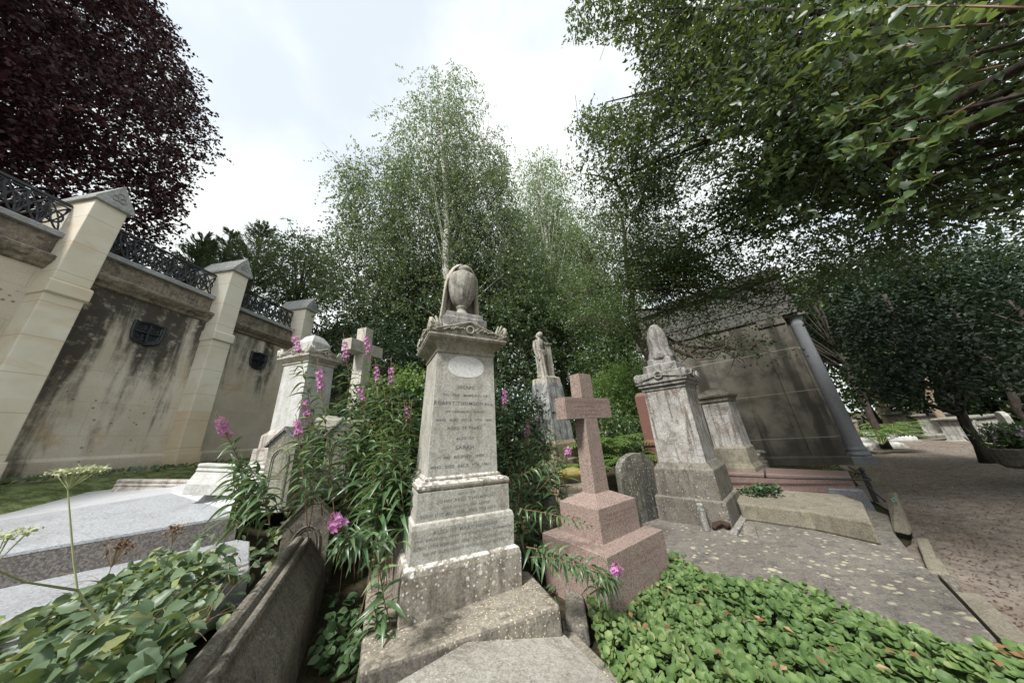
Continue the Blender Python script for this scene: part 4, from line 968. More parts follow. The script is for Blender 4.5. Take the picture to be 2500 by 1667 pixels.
tag(MB().tube([(0, 0, 0), (.05, .03, .03), (.13, .02, .05), (.17, -.03, .03), (.2, -.02, 0)], [.02, .035, .03, .035, .02], 7).build('rusty_fitting', 'rust', None), 'rusty iron lump at the foot of the urn pedestal', 'iron fitting').location = Q(570, 330, .19).tolist()
q1, q2 = P(2163, 1203, .08), P(2180, 1297, .12)
kp_ = thing('leaning_kerb_post', 'leaning mossy kerb stone with a verdigris ring at the edge of the path', 'kerb', q1)
tz = PD(2165, 1203, 6.4)
pts_b = [Q(1595, 345, .08), Q(1705, 372, .08), Q(1720, 350, .08), Q(1620, 325, .08)]
tp = [PD(2160, 1207, 6.3), PD(2184, 1207, 6.15), PD(2190, 1200, 6.3), PD(2168, 1200, 6.4)]
MB().loft([pts_b, tp]).build('stone', 'coped', kp_, off=q1, bev=.02)
MB().tube([PD(2182+5*math.cos(a), 1220+4*math.sin(a), 6.0) for a in [i*.7 for i in range(10)]], .006, 4).build('ring', 'hook', kp_, off=q1)
# iron rods
def rod(label, a, b, r=.012, name='iron_rod'):
    o = MB().tube([np.array(a), (np.array(a)+np.array(b))/2+np.array([0, 0, -.01]), np.array(b)], r, 7).build(name, 'railgrey', None, off=(np.array(a)), smooth=True); o.location = np.array(a).tolist(); return tag(o, label, 'iron rail', 'iron rails round the graves')
ra, rb_ = PD(1768, 1161, 6.4), PD(2127, 1171, 6.75)
rod('long horizontal iron rail across the front of the pink ledger', ra, rb_)
rod('iron rail sloping from the column foot down to the rail corner', PD(2072, 1139, 10.), PD(2122, 1168, 6.8), .014)
rod('iron rail from the rail corner down towards the leaning kerb post', PD(2118, 1185, 6.9), PD(2160, 1222, 6.4), .014)
rod('short rail prong standing against the pink ledger', PD(1866, 1142, 6.35), PD(1868, 1166, 6.35), .012)
rp_ = thing('rail_corner_post', 'dark iron corner post of the grave rails beside the path', 'post', P(2140, 1225, .05), .7)
MB().box(-.03, .03, -.03, .03, 0, .42).build('shaft', 'railgrey', rp_, bev=.005); MB().lathe([(.01, .41), (.035, .45), (.03, .48), (.005, .51)], 8).build('knob', 'railgrey', rp_)
# small carved posts by the mausoleum wall
for k, (px, pyb, pyt, D, lab, mt) in enumerate([(1845, 1139, 1105, 7.6, 'small pale carved post by the mausoleum wall', 'farstone'), (1862, 1138, 1098, 8.0, 'small dark carved post just behind the pale one', 'fardark')]):
    bb = PD(px, pyb, D); hh = PD(px, pyt, D)[2]-bb[2]+.3
    t = thing('carved_post', lab, 'grave post', (bb[0], bb[1], bb[2]-.3), .7, 'carved posts'); MB().rings([(.09, 0), (.09, hh*.6), (.10, hh*.62), (.10, hh*.66)]).build('shaft', mt, t, bev=.004); MB().rings([(.075, hh*.66), (.075, hh*.88), (.12, hh*.9), (.12, hh*.95), (.06, hh)]).build('cap', mt, t, bev=.004)
# small stones behind the cross
b_ = PD(1398, 1185, 4.6); slab_thing('mossy_stone', 'rough stone topped with yellow moss behind the pink cross shaft', 'stone', 'brownstone', [b_+np.array(v) for v in ((-.2, -.12, 0), (.2, -.16, 0), (.26, .15, .03), (-.18, .2, .02))], .2, bev=.03)
def blob(label, name, cat, c, r, mat, seed=0, group=None):
    R = random.Random(seed); n = 14; secs = []
    for i in range(9):
        t = math.pi*i/8; secs.append([(c[0]+r[0]*math.sin(t+.001)*math.cos(a)*(1+.18*math.sin(3*a+seed+t*2)), c[1]+r[1]*math.sin(t+.001)*math.sin(a)*(1+.15*math.sin(4*a+seed)), c[2]-r[2]*math.cos(t)*(1+.1*math.sin(2*a))) for a in [2*math.pi*k/n for k in range(n)]])
    o = MB().loft(secs).build(name, mat, None, off=c, smooth=True); o.location = [float(v) for v in c]; return tag(o, label, cat, group)
mc = PD(1392, 1155, 4.7)
o = blob('cushion of yellow moss on the rough stone behind the cross', 'moss_cushion', 'moss', mc, (.2, .15, .08), 'mossy', 2)
tx = bpy.data.textures.new('m', 'CLOUDS'); tx.noise_scale = .03; dm = o.modifiers.new('d', 'DISPLACE'); o.modifiers.new('s', 'SUBSURF').levels = 2; o.modifiers.move(0, 1); dm.texture = tx; dm.strength = .03; bpy.context.view_layer.update()
b_ = PD(1398, 1208, 4.35); slab_thing('white_block', 'whitish stone block below the yellow moss', 'stone', 'whitestep', [b_+np.array(v) for v in ((-.16, -.08, 0), (.12, -.1, 0), (.14, .08, .01), (-.15, .1, 0))], .14, bev=.02)
b_ = PD(1325, 1213, 3.7); slab_thing('grey_block', 'grey stone block between the urn monument and the cross base', 'stone', 'bluegr', [b_+np.array(v) for v in ((-.15, -.02, 0), (.02, -.16, 0), (.16, -.02, .01), (.0, .13, .0))], .4, bev=.01)
b_ = PD(1316, 1190, 4.0); slab_thing('rear_grey_block', 'upright grey stone piece behind the grey block', 'stone', 'grey', [b_+np.array(v) for v in ((-.1, -.05, 0), (.1, -.06, 0), (.1, .06, 0), (-.1, .05, 0))], .3, bev=.01)
b_ = PD(1340, 1245, 3.55); slab_thing('brown_slab', 'brown slab edge showing behind the cross step', 'stone', 'brownstone', [b_+np.array(v) for v in ((-.2, -.05, 0), (.15, -.2, 0), (.25, .1, 0), (-.1, .2, 0))], .2, bev=.01)
b_ = P(1400, 1470, .27); slab_thing('fallen_stone', 'dark broken stone half buried between step and leaves', 'stone', 'greybase', [b_+np.array(v) for v in ((-.10, -.16, -.06), (.06, -.2, -.04), (.10, .12, .0), (-.03, .22, .0))], .12, bev=.02)

# ------------------------------------------------------------------ tombs along the far path
def R9(x, y, D): return PD(x/3.137+1900, y/3.137+850, D)
def tomb(label, x, y, D, w, d, h, yaw, mat, kind='ledger', zb=0.0):
    k_ = .62 if kind in ('chest', 'head', 'ped') else .72
    w, d, h = w*k_, d*k_, h*(.8 if kind == 'chest' else k_)
    c = R9(x, y, D); b = (c[0], c[1], max(c[2], -.1)+zb)
    if kind == 'ledger':
        t = thing('ledger_tomb', label, 'tomb', b, yaw, 'tombs along the far path')
        MB().loft([[(-w, -d, -.3), (w, -d, -.3), (w, d, -.3), (-w, d, -.3)], [(-w, -d, h*.5), (w, -d, h*.5), (w, d, h*.5), (-w, d, h*.5)]]).build('base', 'fardark', t, bev=.02)
        MB().loft([[(-w*.88, -d*.85, h*.5), (w*.88, -d*.85, h*.5), (w*.88, d*.85, h*.5), (-w*.88, d*.85, h*.5)], [(-w*.88, -d*.85, h*.85), (w*.88, -d*.85, h*.85), (w*.88, d*.85, h*.85), (-w*.88, d*.85, h*.85)], [(-w*.7, -d*.6, h), (w*.7, -d*.6, h), (w*.7, d*.6, h), (-w*.7, d*.6, h)]]).build('coped_lid', mat, t, bev=.02)
    elif kind == 'chest':
        t = thing('chest_tomb', label, 'tomb', b, yaw, 'chest tombs at the bend of the path')
        MB().rings([(w, -.2), (w, .12), (w*.93, .16)], d/w).build('base', 'fardark', t, bev=.02)
        MB().rings([(w*.88, .15), (w*.88, h*.88)], d/w).build('chest', mat, t, bev=.01)
        pn = MB()
        for s in (-1, 1):
            pn.box(s*w*.84-.07, s*w*.84+.07, -d*.97, -d*.8, .16, h*.88)
        pn.box(-w*.5, w*.5, -d*.91, -d*.85, .3, h*.75); pn.build('side_panel', 'farstone', t, bev=.01)
        MB().rings([(w*.95, h*.88), (w*1.03, h*.92), (w*1.03, h*.98), (w*.9, h)], d/w).build('lid', 'fardark', t, bev=.01)
    elif kind == 'head':
        t = thing('headstone', label, 'headstone', b, yaw, 'headstones in the wood')
        q = [(-w, -.2), (w, -.2), (w, h*.8)]+[(w*math.cos(a), h*.8+h*.2*math.sin(a)) for a in [i*math.pi/8 for i in range(1, 8)]]+[(-w, h*.8)]
        MB().prism(q, -d, d).build('slab', mat, t, bev=.02)
    else:
        t = thing('pedestal_tomb', label, 'tomb', b, yaw, 'pedestal tombs in the wood')
        MB().rings([(w*1.2, -.2), (w*1.2, .2), (w*.9, .25)], 1).build('base', mat, t, bev=.02); MB().rings([(w*.85, .24), (w*.8, h*.84)]).build('die', mat, t, bev=.02)
        MB().rings([(w, h*.84), (w*1.3, h*.9), (w*1.3, h*.95), (w*.5, h)]).build('cap', mat, t, bev=.02)
YW = .77
for a in [('dark-sided ledger tomb nearest the mausoleum column', 625, 880, 13.5, .45, .4, .36, YW-math.pi/2, 'fardark'), ('second ledger tomb from the column, with a chipped pale rim', 640, 835, 15.5, .5, .4, .36, YW-math.pi/2, 'farstone'),
          ('long coped ledger tomb with a pale top, third from the column', 640, 780, 17.5, .9, .5, .6, YW-math.pi/2, 'farstone'), ('pale low ledger tomb in front of the fern', 820, 810, 17, .8, .45, .38, YW-math.pi/2, 'farstone'),
          ('bright white ledger tomb right of the fern', 930, 770, 19, .8, .5, .5, YW-math.pi/2, 'white'), ('small bright ledger tomb at the end of the row', 1030, 765, 21, .7, .45, .35, YW-math.pi/2, 'white'),
          ('long white ledger behind the fern', 690, 700, 22, 1.3, .5, .5, YW-math.pi/2, 'white'), ('low dark kerb tomb below the chest tombs', 1280, 735, 21, 1.3, .4, .35, YW-math.pi/2+.2, 'fardark')]: tomb(*a)
tomb('left chest tomb with a dark overhanging lid at the bend', 1330, 700, 23, 1.1, .7, 1.25, .2, 'farstone', 'chest')
tomb('long right-hand chest tomb with pale corner blocks at the bend', 1600, 745, 19.5, 1.5, .7, 1.15, .15, 'farstone', 'chest')
tomb('white rounded headstone peeping out beside the mausoleum column', 510, 700, 19, .35, .07, .6, .8, 'white', 'head')
tomb('grey round-topped headstone at the right edge by the pots', 1830, 690, 15, .45, .08, 1.1, .75, 'farstone', 'head')
tomb('dark headstone among the trunks left of the chest tombs', 1260, 670, 26, .5, .1, 1.2, .5, 'fardark', 'head')
tomb('small pale headstone left of the fern', 690, 650, 26, .4, .1, 1.2, .5, 'farstone', 'head')
tomb('tall dark pedestal tomb under the trees', 1000, 690, 24, .6, .6, 1.9, .6, 'fardark', 'ped')
tomb('short dark pedestal tomb right of the tall one', 1140, 690, 24, .45, .45, 1.3, .6, 'fardark', 'ped')
b = R9(645, 690, 20); t = thing('wooden_marker', 'slim buff grave marker post behind the row of ledgers', 'grave post', b, .3)
MB().box(-.06, .06, -.04, .04, -.3, .7).build('post', 'barkl', t, bev=.01); MB().box(-.11, .11, -.06, .06, .7, .78).build('cap', 'farstone', t, bev=.01)
# flowers and boards heaped at the right edge
g0 = R9(1975, 915, 9.8); g0[2] = max(g0[2], .02)
t = thing('flower_tub', 'low dark tub heaped with purple and white flowers at the right edge of the path', 'planter', g0, .6)
MB().lathe([(.25, 0), (.3, .05), (.32, .3), (.28, .32), (.27, .25), (.02, .25)], 24).build('tub', 'fardark', t, bev=.01)
n = 900; pp = np.stack([rng.normal(size=n)*.15, rng.normal(size=n)*.15, .3+.35*rng.random(n)], 1)
leaves('leaves', T_LA3, pp, rdir(n)+np.array([0, 0, .6]), rdir(n), .11, .03, 'lmass', t)
n = 400; pp = np.stack([rng.normal(size=n)*.14, rng.normal(size=n)*.14, .45+.2*rng.random(n)], 1)
leaves('flowers', T_RH, pp, rdir(n), rdir(n), .045, .04, plain('white_and_mauve_petals', (.55, .5, .6), .7, .2, .5), t)
t = thing('box_on_tub', 'stack of pale wooden boards leaning behind the flower tub', 'boards', g0+np.array([.42, .1, .3]), .9)
for k in range(4): MB().box(-.15, .15, -.02+.06*k, .0+.06*k+.02, 0, .34-.03*k).build('board', 'farstone', t, bev=.004)

# ------------------------------------------------------------------ trees
SKYHOLE = [(395, -400), (375, 0), (435, 70), (447, 165), (490, 190), (505, 290), (545, 345), (570, 398), (500, 425), (460, 470), (475, 530), (445, 600), (470, 560), (560, 545), (640, 540), (740, 520), (765, 470), (775, 330), (900, 330), (880, 250), (960, 120), (1070, 150), (1180, 150), (1235, 240), (1245, 370), (1300, 400), (1345, 340), (1385, 420), (1400, 440), (1385, 270), (1560, 200), (1560, 130), (1440, 110), (1390, 150), (1360, 20), (1370, -400)]
BEECH_OUT = [(380, -2500), (375, 0), (435, 70), (447, 165), (490, 190), (505, 290), (545, 345), (570, 398), (505, 425), (460, 470), (475, 530), (440, 570), (470, 640), (3000, 640), (3000, -2500)]
bb = np.array([-13.5, 3.0, 4.5])
tree('copper_beech', 'huge dark copper beech with purple leaves rising behind the wall', bb, bb+np.array([.3, .2, 15]), .45, .1,
     [(-14.5, 1.2, 13.5, 4.6, 5, 8), (-12.6, 4.2, 12.5, 2.9, 3.2, 7.5), (-12, 5.0, 8.8, 2.4, 2.4, 3.6), (-12.6, 2.2, 8, 3, 4, 3.2), (-13.4, 4.6, 18, 3, 3, 5)], 3600, 6, 14, .105, .075, 'lbeech', 'barkd', ntr=40, rb=.1, carve=BEECH_OUT, rag=14, twigL=.9, spread=.6, droop=.12, shell=.6, group=None, gaps=.22, gf=.8)
# conifers behind the wall
def conifer(label, base, h, r, n, lean=(0, 0)):
    root = thing('yew', label, 'tree', base, group='conifers behind the wall'); mb = MB(); base = np.array(base)
    top = base+np.array([lean[0], lean[1], h]); mb.tube([base, (base+top)/2, top], [.16, .1, .02], 7)
    Pn = []; A = []
    for i in range(n):
        f = rng.random()**.8; z = .12+.86*f; an = rng.random()*2*math.pi; l = r*(1.08-z)*(.7+.5*rng.random())
        s = base+(top-base)*z; dirn = np.array([math.cos(an), math.sin(an), .45+.3*z]); e = s+dirn*l
        mb.tube([s, (s+e)/2+np.array([0, 0, -.1]), e], [.02, .012, .004], 3)
        m = int(110*l/r)+20; tt = rng.random(m)**.7; side = nrm(np.cross(dirn, [0, 0, 1]))
        off = (rng.random(m)-.5)[:, None]*side*(.9*l*.5*(1.1-tt))[:, None]
        Pn.append(s+(e-s)*tt[:, None]+off+np.array([0, 0, -.12])*np.abs(rng.normal(size=(m, 1)))); A.append(nrm(dirn+off*1.5+rng.normal(size=(m, 3))*.3))
    Pn = np.concatenate(Pn); A = np.concatenate(A)
    leaves('crown', T_RH, Pn, A, nrm(rdir(len(Pn))+np.array([0, 0, 1])), .17, .035, 'lconif', root, base)
    mb.build('trunk', 'bark', root, off=base)
for k, (px, py, D, h, r) in enumerate([(505, 575, 14, 0, 1.7), (570, 560, 15, 0, 1.9), (650, 548, 14.5, 0, 2.4)]):
    tp = PD(px, py, D); conifer(['small spiky yew showing left over the wall railing', 'middle spiky yew above the second wall pier', 'broad feathery yew above the third wall pier'][k], (tp[0], tp[1], 4.4), tp[2]-4.4, r, 130)
tp = PD(752, 600, 13); tree('bushy_tree', 'pale green bushy tree beside the yews behind the wall', (tp[0], tp[1], 4.4), (tp[0], tp[1], tp[2]-.5), .1, .03, [(tp[0], tp[1], tp[2]-1.4, 1.2, 1.3, 1.6)], 260, 5, 12, .09, .055, 'lbirch', 'bark', rag=6, group=None)

# silver birches
BIRCH_OUT = [(-500, -900), (-500, 560), (700, 560), (790, 500), (765, 430), (775, 340), (870, 345), (880, 250), (915, 165), (1000, 130), (1075, 150), (1190, 165), (1240, 270), (1245, 390), (1260, 470), (1330, 620), (3000, 620), (3000, -900)]
bb = np.array([-2.0, 8.7, .6])
def arms(mb):
    for a, b_, r in [((-2.2, 8.7, 8.3), (-1.2, 8.9, 12), .05), ((-2.22, 8.7, 9.6), (-.7, 8.6, 13.5), .045), ((-2.25, 8.7, 10.5), (-3.0, 8.6, 13.5), .03)]:
        mb.tube(bez(a, b_, (0, 0, .4), 6), [r, r*.9, r*.8, r*.65, r*.5, r*.35, r*.2], 6)
tree('silver_birch', 'tall silver birch with a white trunk behind the urn monument', bb, (-2.5, 8.5, 19.3), .21, .03,
     [(-2.6, 9.2, 15.6, 2.4, 1.9, 4.9), (-3.6, 9.2, 11.0, 3.0, 2.0, 3.6), (-1.4, 9.8, 12.5, 2.3, 2.0, 4.4), (-5.1, 8.6, 11.6, 1.7, 1.4, 2.6), (-2.8, 9.8, 8.0, 3.8, 1.8, 2.8), (-.5, 9.7, 9.5, 2.4, 1.6, 2.8), (-5.0, 8.6, 8.6, 2.0, 1.5, 2.2), (.3, 9.8, 12, 1.4, 1.4, 3.6)], 2700, 5, 17, .08, .055, 'lbirch', 'birchb', ntr=26, rb=.025, carve=BIRCH_OUT, rag=12, twigL=.8, droop=.55, shell=.25, spread=.5, extra=arms, wob=.07, group='birch trees', every=9, trw=.006, gaps=.28, gf=1.3)
bb = np.array([2.15, 13.8, .6])
tree('silver_birch', 'paler slimmer silver birch right of the tall one, behind the statue', bb, (3.0, 13.6, 20.0), .15, .02,
     [(3.0, 14.3, 16.6, 2.2, 1.6, 4.6), (2.6, 14.5, 12.5, 2.9, 2.2, 3.8), (4.3, 14, 10.5, 2.4, 2, 3.6), (1.2, 14.5, 9.5, 2.4, 2, 3.4)], 1300, 5, 13, .11, .07, 'lbirch2', 'birchb', ntr=50, rb=.035, rag=8, twigL=.8, droop=.5, shell=.2, wob=.07, group='birch trees', every=9)
# dense leafy trees behind the monuments
for k, (lab, c, ells, n) in enumerate([
    ('dense dark hornbeam behind the willowherb and stone cross', (-4.3, 9.3), [(-4.2, 9.2, 3.6, 2.2, 1.6, 2.9), (-5.2, 9.6, 5.8, 2.1, 1.6, 2.4), (-3.2, 9.4, 6.4, 1.8, 1.5, 2.2)], 620),
    ('dense dark hornbeam straight behind the urn monument', (-.9, 9.8), [(-1.2, 9.7, 3.6, 2.3, 1.4, 3), (-.3, 9.8, 6.2, 2.4, 1.6, 2.6), (-2.2, 9.8, 6.5, 1.8, 1.5, 2.6)], 680),
    ('loose grey-green tree behind the statue', (2.0, 11.0), [(1.9, 11, 4.2, 2.2, 1.5, 2.9), (2.8, 11.2, 6.5, 2.2, 1.6, 2.3), (.8, 11, 6.8, 1.6, 1.5, 2.2)], 430),
    ('leafy tree behind the pink cross, left of the mausoleum', (5.2, 12.6), [(4.8, 12.4, 4, 2.2, 1.6, 2.5), (5.3, 12.9, 6.4, 2.0, 1.6, 2.1)], 420)]):
    tree('hornbeam', lab, (c[0], c[1], .4), (c[0], c[1], 7.5), .14, .03, ells, int(n*1.7), 5, 12, .10, .066, ['lmid', 'lmid', 'lmass', 'lmass'][k], 'bark', ntr=40, rb=.05, rag=8, twigL=.6, droop=.25, shell=.15, group='leafy trees behind the monuments', every=14, carve=SKYHOLE, gaps=.25, gf=1.4)
# bright shrubs and bracken behind the cross
for k, (lab, px, py, D, r, h, mt, nn) in enumerate([('sunlit bright green shrub right of the pink cross head', 1520, 960, 9.2, .95, .9, 'lbright', 260), ('green shrub low behind the pink cross shaft', 1480, 1060, 7.6, .9, .55, 'lmass', 220), ('grey-green shrub between statue and pink cross', 1440, 930, 11, 1.5, 1.2, 'lmass', 260),
     ('dark shrub filling the gap right of the urn monument', 1240, 1050, 6.3, .8, .9, 'ldark', 260), ('bright leafy shrub just behind the willowherb beside the urn monument', 985, 965, 5.2, .42, .35, 'lbright', 90), ('dark shrub behind the willowherb, left of the urn monument', 950, 1080, 5.0, .9, .75, 'ldark', 300), ('dark holly bush behind the stone cross', 930, 880, 8.2, 1.0, 1.3, 'ldark', 300)]):
    c = PD(px, py, D); root = thing('shrub', lab, 'shrub', (c[0], c[1], max(.1, c[2]-h)), group='shrubs behind the graves')
    off = np.array([c[0], c[1], max(.1, c[2]-h)])
    cc, s_, d_2, L_ = crown(root, off, [(c[0], c[1], c[2], r, r*.8, h)], nn, 4, 9, .075, .042, mt, shell=.3, twigL=.35, spread=.2, droop=.2, zmin=.2)
    mb = trunk_mesh(off, (c[0], c[1], c[2]+h*.5), .04, .01, cc[:14], .015, .05, k, .1); mb.build('stem', 'bark', root, off=off)
# crooked hawthorn in front of the mausoleum
hb = np.array([3.42, 6.6, .2]); root = thing('crooked_hawthorn', 'crooked hawthorn with a bent trunk and tangled twigs leaning over the mausoleum', 'tree', hb)
mb = MB(); tr = [hb, np.array([3.38, 6.55, 1.6]), PD(1590, 880, 7.2), PD(1557, 820, 7.1), PD(1540, 760, 7.), PD(1545, 700, 7.), PD(1528, 640, 7.), PD(1525, 570, 7.), PD(1510, 500, 7.1)]
mb.tube(tr, [.12, .11, .105, .10, .085, .07, .055, .045, .02], 9)
HR = random.Random(5); tips = []
def limb(p, q, r, bend=(0, 0, .2), n=6):
    pts = bez(p, q, bend, n); mb.tube(pts, [r*(1-.75*i/n) for i in range(n+1)], 5); return pts
main = [(tr[4], PD(1760, 845, 6.4), .045, (0, 0, -.75)), (tr[4], PD(1700, 760, 6.3), .04, (0, 0, .1)), (tr[5], PD(1860, 745, 6.6), .035, (0, 0, .1)), (tr[5], PD(1640, 650, 6.3), .03, (0, 0, .1)), (tr[6], PD(1700, 620, 6.6), .03, (0, 0, .2)),
        (tr[5], PD(1400, 720, 6.8), .03, (0, 0, .2)), (tr[6], PD(1420, 630, 6.7), .03, (0, 0, .1)), (tr[6], PD(1620, 560, 6.6), .03, (0, 0, .1)), (tr[7], PD(1450, 520, 6.9), .02, (0, 0, .1)), (tr[3], PD(1450, 800, 6.9), .025, (0, 0, .3)), (tr[7], PD(1580, 480, 7), .02, (0, 0, .1)), (tr[6], PD(1800, 690, 6.6), .03, (0, 0, .1)), (tr[5], PD(1930, 715, 7), .03, (0, 0, .1)), (tr[5], PD(1720, 700, 6.2), .03, (0, 0, .1)), (tr[5], PD(1640, 720, 6.4), .03, (0, 0, .1))]
cl_ = []
for p, q, r, bd in main:
    pts = limb(p, q, r, bd, 8)
    for j in range(2, 9):
        for s in range(3):
            e = pts[j]+np.array([HR.uniform(-.7, .7), HR.uniform(-.6, .6), HR.uniform(-.35, .6)]); pt = limb(pts[j], e, r*.35, (HR.uniform(-.2, .2), HR.uniform(-.2, .2), HR.uniform(-.15, .25)), 4)
            for u_ in range(3):
                e2 = e+np.array([HR.uniform(-.4, .4), HR.uniform(-.4, .4), HR.uniform(-.25, .3)]); limb(pt[3], e2, r*.16+.002, (HR.uniform(-.1, .1), 0, .05), 3); cl_.append(e2)
u1 = PD(1686, 818, 6.1); mb.tube([PD(1660, 800, 6.3), PD(1672, 850, 6.2), PD(1700, 878, 6.1), PD(1745, 874, 6.1), PD(1775, 840, 6.1), PD(1800, 790, 6.2)], [.014, .018, .02, .016, .012, .006], 6)
mb.tube([PD(1630, 845, 6.7), PD(1680, 868, 6.5), PD(1712, 876, 6.4), PD(1730, 858, 6.3), PD(1765, 848, 6.2)], [.035, .033, .03, .025, .015], 7)
mb.build('trunk', 'bark', root, off=hb, smooth=True)
cl_ = np.array(cl_); k_ = np.repeat(np.arange(len(cl_)), 40); pp = cl_[k_]+rng.normal(size=(len(k_), 3))*.13
x, y, fr_ = project(pp); okk = ~(inpoly(x, y, [(1440, 850), (1440, 960), (2000, 960), (2000, 880), (1690, 870), (1600, 900)]) & fr_)
pp = pp[okk]; n = len(pp); leaves('crown', T_RH, pp, rdir(n)+np.array([0, 0, -.1]), nrm(rdir(n)+np.array([0, 0, .8])), .055*(.7+.6*rng.random(n)), .035, 'lmass', root, hb)

# great evergreen oak on the right
OAK_OUT = [(-3000, -2500), (1365, -2500), (1365, 10), (1385, 60), (1370, 110), (1400, 140), (1430, 100), (1480, 95), (1545, 130), (1565, 190), (1520, 260), (1420, 255), (1385, 280), (1395, 350), (1380, 420), (1405, 470), (1450, 520), (1560, 640), (1700, 690), (1840, 660), (1990, 740), (2000, 1050), (2050, 1060), (3500, 1000), (3500, 3000), (-3000, 3000)]
ob = np.array([7.0, .1, .05])
l1 = [PD(2200, 400, 4.9), PD(2060, 308, 4.7), PD(1960, 300, 4.6), PD(1860, 302, 4.6), PD(1740, 340, 4.7), PD(1600, 395, 4.9), PD(1500, 440, 5.1)]
l2 = [PD(2200, 360, 5.2), PD(2000, 440, 5.4), PD(1850, 500, 5.6), PD(1700, 580, 5.8), PD(1600, 620, 6)]
l3 = [PD(2300, 260, 4.2), PD(2050, 160, 4.0), PD(1850, 170, 4.1), PD(1650, 210, 4.3), PD(1480, 250, 4.5)]
l4 = [PD(2300, 100, 3.6), PD(2000, 30, 3.6), PD(1700, 20, 3.7), PD(1540, 50, 3.8)]
def oakx(mb):
    cr_ = np.array([7.0, .1, 4.0])
    for L_, r in ((l1, .085), (l2, .05), (l3, .045), (l4, .04)):
        pts = [cr_, (cr_+L_[0])/2+np.array([0, 0, .3])]+L_; m_ = len(pts)
        mb.tube(pts, [r*1.2*(1-.8*i/(m_-1)) for i in range(m_)], 8)
        RR = random.Random(9)
        for p in L_[1:]:
            for s in range(5):
                e = p+np.array([RR.uniform(-.9, .5), RR.uniform(-.3, 1.2), RR.uniform(-.5, .7)]); x_e, y_e, f_e = project(e[None])
                if f_e[0] and inpoly(x_e, y_e, OAK_OUT)[0]: continue
                mb.tube(bez(p, e, (0, 0, .15), 4), [r*.3, r*.25, r*.18, r*.1, r*.05], 4)
oe = []
for L_ in (l1, l2, l3, l4):
    for i in range(len(L_)):
        p = L_[i]; oe.append((p[0], p[1], p[2]+.15, 1.25, 1.25, .8))
oe += [(5.6, 2.2, 7.2, 2.6, 2.6, 2.0), (7.0, 3.6, 5.8, 2.2, 2.4, 2.0), (4.4, 4.0, 8.8, 2.2, 2.4, 2.0), (7.5, 1.5, 5, 2.2, 2.6, 2.4), (6.6, 4.8, 4.7, 1.8, 1.8, 1.2), (2.6, 3.6, 9.6, 1.5, 1.8, 1.6), (6.9, 2.3, 4.0, 1.2, 1.5, 1.1)]
tree('evergreen_oak', 'great dark evergreen oak whose limbs and leaves roof the right half', ob, (6.9, .6, 9.5), .5, .12, oe, 3800, 5, 12, .076, .037, 'loak', 'barkd', ntr=60, rb=.05, carve=OAK_OUT, rag=14, twigL=.5, droop=.15, shell=.1, spread=.35, extra=oakx, group=None, every=7, trw=.004, zmin=2.1, gaps=.46, gf=1.3)
# young leafy sprays of the oak hanging near the camera are part of another sapling branch
sp = thing('oak_spray', 'near spray of large fresh green oak leaves hanging in at upper right', 'branch', PD(2300, 150, 1.9))
of = PD(2300, 150, 1.9); mb = MB(); Pn = []; A = []; N_ = []
for (x0, y0), (x1, y1), D0, D1 in [((2420, 60), (2020, 110), 1.7, 1.6), ((2450, 160), (2030, 290), 1.8, 1.65), ((2400, 200), (2100, 330), 1.8, 1.7), ((2380, 250), (2190, 420), 1.7, 1.75), ((2330, 90), (2050, 170), 1.8, 1.9), ((2500, 20), (2080, 30), 1.5, 1.6), ((2330, 330), (2060, 380), 2.0, 2.0), ((2300, 420), (2150, 540), 2.1, 2.1), ((2400, 120), (2230, 300), 1.75, 1.7), ((2200, 20), (1990, 60), 1.8, 1.8), ((2420, 280), (2260, 380), 1.7, 1.7)]:
    pts = bez(PD(x0, y0, D0), PD(x1, y1, D1), (0, 0, .05), 9); mb.tube(pts, [.0032*(1-.07*i) for i in range(10)], 5)
    for j in range(1, 10):
        for s in range(4 if j > 4 else 3):
            d = nrm(pts[j]-pts[j-1]); a = nrm(d*(.5 if j < 9 else 1.2)+rdir(1)[0]*.8+np.array([0, 0, -.12])); Pn.append(pts[j]+rdir(1)[0]*.01); A.append(a); N_.append(nrm(rdir(1)[0]+np.array([0, 0, .8])))
n = len(Pn); szz = .056*(.6+.7*rng.random(n)); V_, F_ = inst(T_OV, np.array(Pn), np.array(A), np.array(N_), szz, szz*.50)
tri_mesh('leaves', V_, F_, 'loak2', sp, of, np.repeat(rng.random(n), len(T_OV[1]))); mb.build('twigs', 'stemr', sp, off=of, smooth=True)

# trees right of the mausoleum and in the wood
RW = [('dark holly tree overhanging the path right of the mausoleum', 2180, 800, 12.5, [(0, 0, 0, 2.6, 2.2, 2.1)], 1100, 'ldark', 1.6), ('dark holm tree in the middle distance above the far tombs', 2360, 850, 15, [(0, 0, 0, 2.6, 2.6, 2.1)], 900, 'ldark', 1.8), ('dark bushy tree behind the mausoleum roof', 1990, 790, 16, [(0, 0, 0, 2.6, 2.2, 2.4)], 420, 'lmass', 1.3),
      ('loose green tree behind the chest tombs', 2440, 900, 27, [(0, 0, 0, 4, 3, 3.0)], 380, 'lmass', 1.5), ('green tree closing the far end of the path', 2250, 920, 30, [(0, 0, 0, 4.5, 3, 3.2)], 420, 'lmass', 1.5), ('grey-green tree behind the dark holly', 2100, 900, 24, [(0, 0, 0, 3.6, 3, 3.0)], 380, 'lmass', 1.), ('tall dark tree closing the right edge beyond the flower tub', 2490, 800, 19, [(0, 0, 0, 3.6, 3.4, 4.2)], 1000, 'ldark', 1.), ('dark tree deep in the wood above the chest tombs', 2330, 800, 24, [(0, 0, 0, 4.2, 3.4, 4.4)], 900, 'ldark', 1.)]
